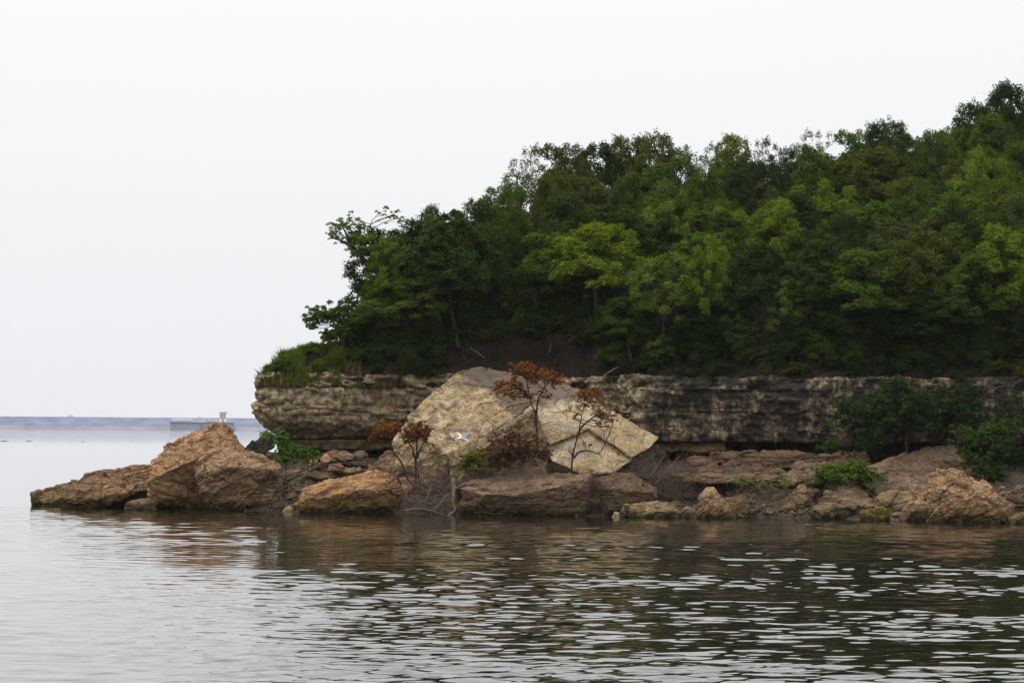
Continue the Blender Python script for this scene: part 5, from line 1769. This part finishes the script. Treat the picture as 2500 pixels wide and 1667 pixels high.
# ---------------- grass on the knoll and along the cliff lip
def build_grass(name, label, n, area, col, hmin, hmax, seed, kind='stuff'):
    r = np.random.RandomState(seed)
    px = r.uniform(area[0], area[1], n)
    ins = r.uniform(area[2], area[3], n)
    X = lat(px, 135)
    Y = cliff_y(X) + ins
    left = X < -16.0
    Y = np.where(left, Y + 0.8, Y)
    d, _ = signed_d(X, Y)
    ok = d > 0.05
    X, Y, d = X[ok], Y[ok], d[ok]
    clump = pn(np.stack([X * 1.1, Y * 1.1, 0 * X + seed], 1))
    ok = clump > -0.12
    X, Y, d, clump = X[ok], Y[ok], d[ok], clump[ok]
    Z = hill_z(X, Y, d)
    n = len(X)
    h = (hmin + (hmax - hmin) * r.rand(n) ** 1.6) * (0.45 + 1.3 * np.clip(clump + .2, 0, 1))
    a = r.rand(n) * 6.28
    w = 0.022 + 0.02 * r.rand(n)
    lean = r.normal(size=(n, 2)) * 0.35
    v = np.empty((n, 5, 3))
    cx, sx = np.cos(a) * w, np.sin(a) * w
    base = np.stack([X, Y, Z - 0.03], 1)
    for k, (sgn, t_) in enumerate(((-1, 0), (1, 0), (0.8, .55), (0, 1), (-0.8, .55))):
        v[:, k, 0] = base[:, 0] + sgn * cx + lean[:, 0] * h * t_ ** 1.8
        v[:, k, 1] = base[:, 1] + sgn * sx + lean[:, 1] * h * t_ ** 1.8
        v[:, k, 2] = base[:, 2] + h * t_
    f = np.arange(n * 5).reshape(n, 5)
    o = link(name, mesh_np(name, v.reshape(-1, 3), f), M['leaf'])
    o.color = col + (1,)
    tag(o, label, 'grass', None, kind)


build_grass('knoll_grass', 'lush green grass covering the knoll on the cliff end', 20000, (625, 880, 0.15, 5.0), (0.095, 0.135, 0.017), .18, .7, 1)
build_grass('dry_grass', 'dry brownish grass along the lip of the cliff', 5000, (618, 1080, 0.0, 1.4), (0.13, 0.095, 0.045), .18, .5, 2)
build_grass('bank_weeds', 'dry weeds and litter on the eroded soil bank', 5000, (1060, 1500, 0.2, 3.2), (0.060, 0.048, 0.022), .10, .42, 6)
build_grass('bank_grass', 'sparse dark weeds along the shaded cliff lip', 3500, (1480, 2560, 0.0, 2.0), (0.032, 0.036, 0.014), .12, .4, 3)
for k, (px, py, Y, lab) in enumerate(((660, 880, 135.8, 'small leafy shrub at the outer corner of the grassy knoll'), (705, 868, 136.2, 'low leafy shrub on the crest of the grassy knoll'), (690, 900, 134.9, 'low leafy shrub on the front of the grassy knoll'), (775, 895, 135.0, 'olive shrub at the front of the knoll by the wood'), (820, 872, 135.6, 'green shrub under the wind-bent tree'), (760, 858, 136.6, 'fresh green shrub high on the knoll near the wind-bent tree'))):
    p = P(px, py, Y)
    g = float(hill_z(p[0], Y)[0])
    put_tree('shrub' if k % 2 else 'shrub2', (p[0], Y, g - .25), 0.75 + .15 * (k % 3), 1.3 + .3 * (k % 3), ['bright', 'yellow', 'mid', 'olive', 'mid', 'bright'][k], lab, 'shrubs on the grassy knoll', name='shrub', cat='shrub')


# ------------------------------------------------------------------ the egret
def egret():
    b0 = P(1128, 1068, 117.0)
    root = empty('egret', b0)
    tag(root, 'white egret flying with raised wings before the pale slab', 'bird')
    white = plain('white_feather', (0.92, 0.92, 0.90), 0.7, 0.02, 8)
    s = (117.0 - CAM_Y) / FPX

    def q(px, py, dy=0.0):
        return np.array([(px - 1128) * s, dy, (1068 - py) * s])

    # body and neck: rings along a spine from tail to head
    spine = [(q(1110.5, 1072.5), .012, .02), (q(1114, 1072), .045, .03), (q(1119, 1070.5), .075, .065), (q(1126, 1068.5), .10, .10), (q(1132, 1070), .095, .095), (q(1136, 1072.5, -.02), .065, .07),
             (q(1139, 1074, -.03), .045, .055), (q(1141.5, 1075.5, -.03), .035, .045), (q(1144, 1077, -.03), .03, .032), (q(1145.5, 1078, -.03), .012, .014)]
    v, f = [], []
    ns = 12
    for c, ry, rz in spine:
        for k in range(ns):
            an = 2 * math.pi * k / ns
            v.append(c + np.array([0.25 * rz * math.sin(an), ry * math.cos(an), rz * math.sin(an)]))
    for k in range(len(spine) - 1):
        for j in range(ns):
            a = k * ns + j
            b = k * ns + (j + 1) % ns
            f.append((a, b, b + ns, a + ns))
    f.append(tuple(range(ns))[::-1])
    f.append(tuple(range((len(spine) - 1) * ns, len(spine) * ns)))

    def wing(lead, trail, th):
        n = len(lead)
        b = len(v)
        for k in range(n):
            up_ = np.array([0, -1, 0.0]) * th * (1 - .7 * k / (n - 1))
            m = lead[k] * .6 + trail[k] * .4
            v.extend([lead[k], m + up_, trail[k], m - up_])
        for k in range(n - 1):
            for j in range(4):
                a = b + k * 4 + j
                c = b + k * 4 + (j + 1) % 4
                f.append((a, c, c + 4, a + 4))
        f.append((b + 3, b + 2, b + 1, b))
        e0 = b + (n - 1) * 4
        f.append((e0, e0 + 1, e0 + 2, e0 + 3))

    # near wing: broad, raised, tip bent outward
    wing([q(1137, 1073, -.05), q(1140, 1066, -.14), q(1146, 1059.5, -.22), q(1152, 1058, -.30), q(1155, 1057.5, -.34)],
         [q(1121, 1068, -.03), q(1126, 1060, -.12), q(1128.5, 1054.5, -.20), q(1143, 1053.3, -.28), q(1152, 1053.8, -.33)], .022)
    # far wing: seen nearly edge-on behind the body
    wing([q(1131, 1071, .05), q(1127.5, 1062, .16), q(1122, 1057.5, .28), q(1114, 1054.5, .40), q(1110, 1053.6, .46)],
         [q(1119, 1071, .05), q(1120, 1063.5, .20), q(1117, 1058.8, .32), q(1112.5, 1055.2, .42), q(1109.6, 1053.8, .47)], .018)
    me = bpy.data.meshes.new('egret_body')
    me.from_pydata([tuple(x) for x in v], [], f)
    me.update()
    o = link('body_tmp', me, None)
    md = o.modifiers.new('r', 'REMESH')
    md.mode = 'VOXEL'
    md.voxel_size = 0.011
    dg = bpy.context.evaluated_depsgraph_get()
    m2 = bpy.data.meshes.new_from_object(o.evaluated_get(dg))
    bpy.data.objects.remove(o)
    bpy.data.meshes.remove(me)
    m2.materials.clear()
    m2.polygons.foreach_set('use_smooth', np.ones(len(m2.polygons), dtype=bool))
    link('body', m2, white, root)
    beak = MB().tube([q(1145, 1077.6, -.03), q(1147, 1079, -.035), q(1150, 1081, -.04)], [.018, .011, .002], 6)
    beak.build('beak', plain('beak_horn', (0.06, 0.05, 0.03), .5), root)
    for dy in (-.03, .03):
        MB().tube([q(1116, 1071.5, dy), q(1110, 1067.8, dy), q(1107.5, 1067.2, dy)], [.012, .009, .006], 6).build('leg', plain('leg_skin', (0.05, 0.05, 0.045), .6), root)


egret()

# ------------------------------------------------------------------ air
def haze():
    t = NT('haze_air')
    v = t.node('ShaderNodeVolumePrincipled')
    v.inputs['Color'].default_value = (0.86, 0.91, 1.0, 1)
    v.inputs['Density'].default_value = 0.00003
    v.inputs['Anisotropy'].default_value = 0.0
    t.l.new(v.outputs[0], t.out.inputs['Volume'])
    o = MB().box(-5400, 5400, -300, 5600, -4, 48).build('haze', t.m)
    tag(o, 'pale bluish haze over the lake veiling the far dam', 'haze', None, 'stuff')


haze()
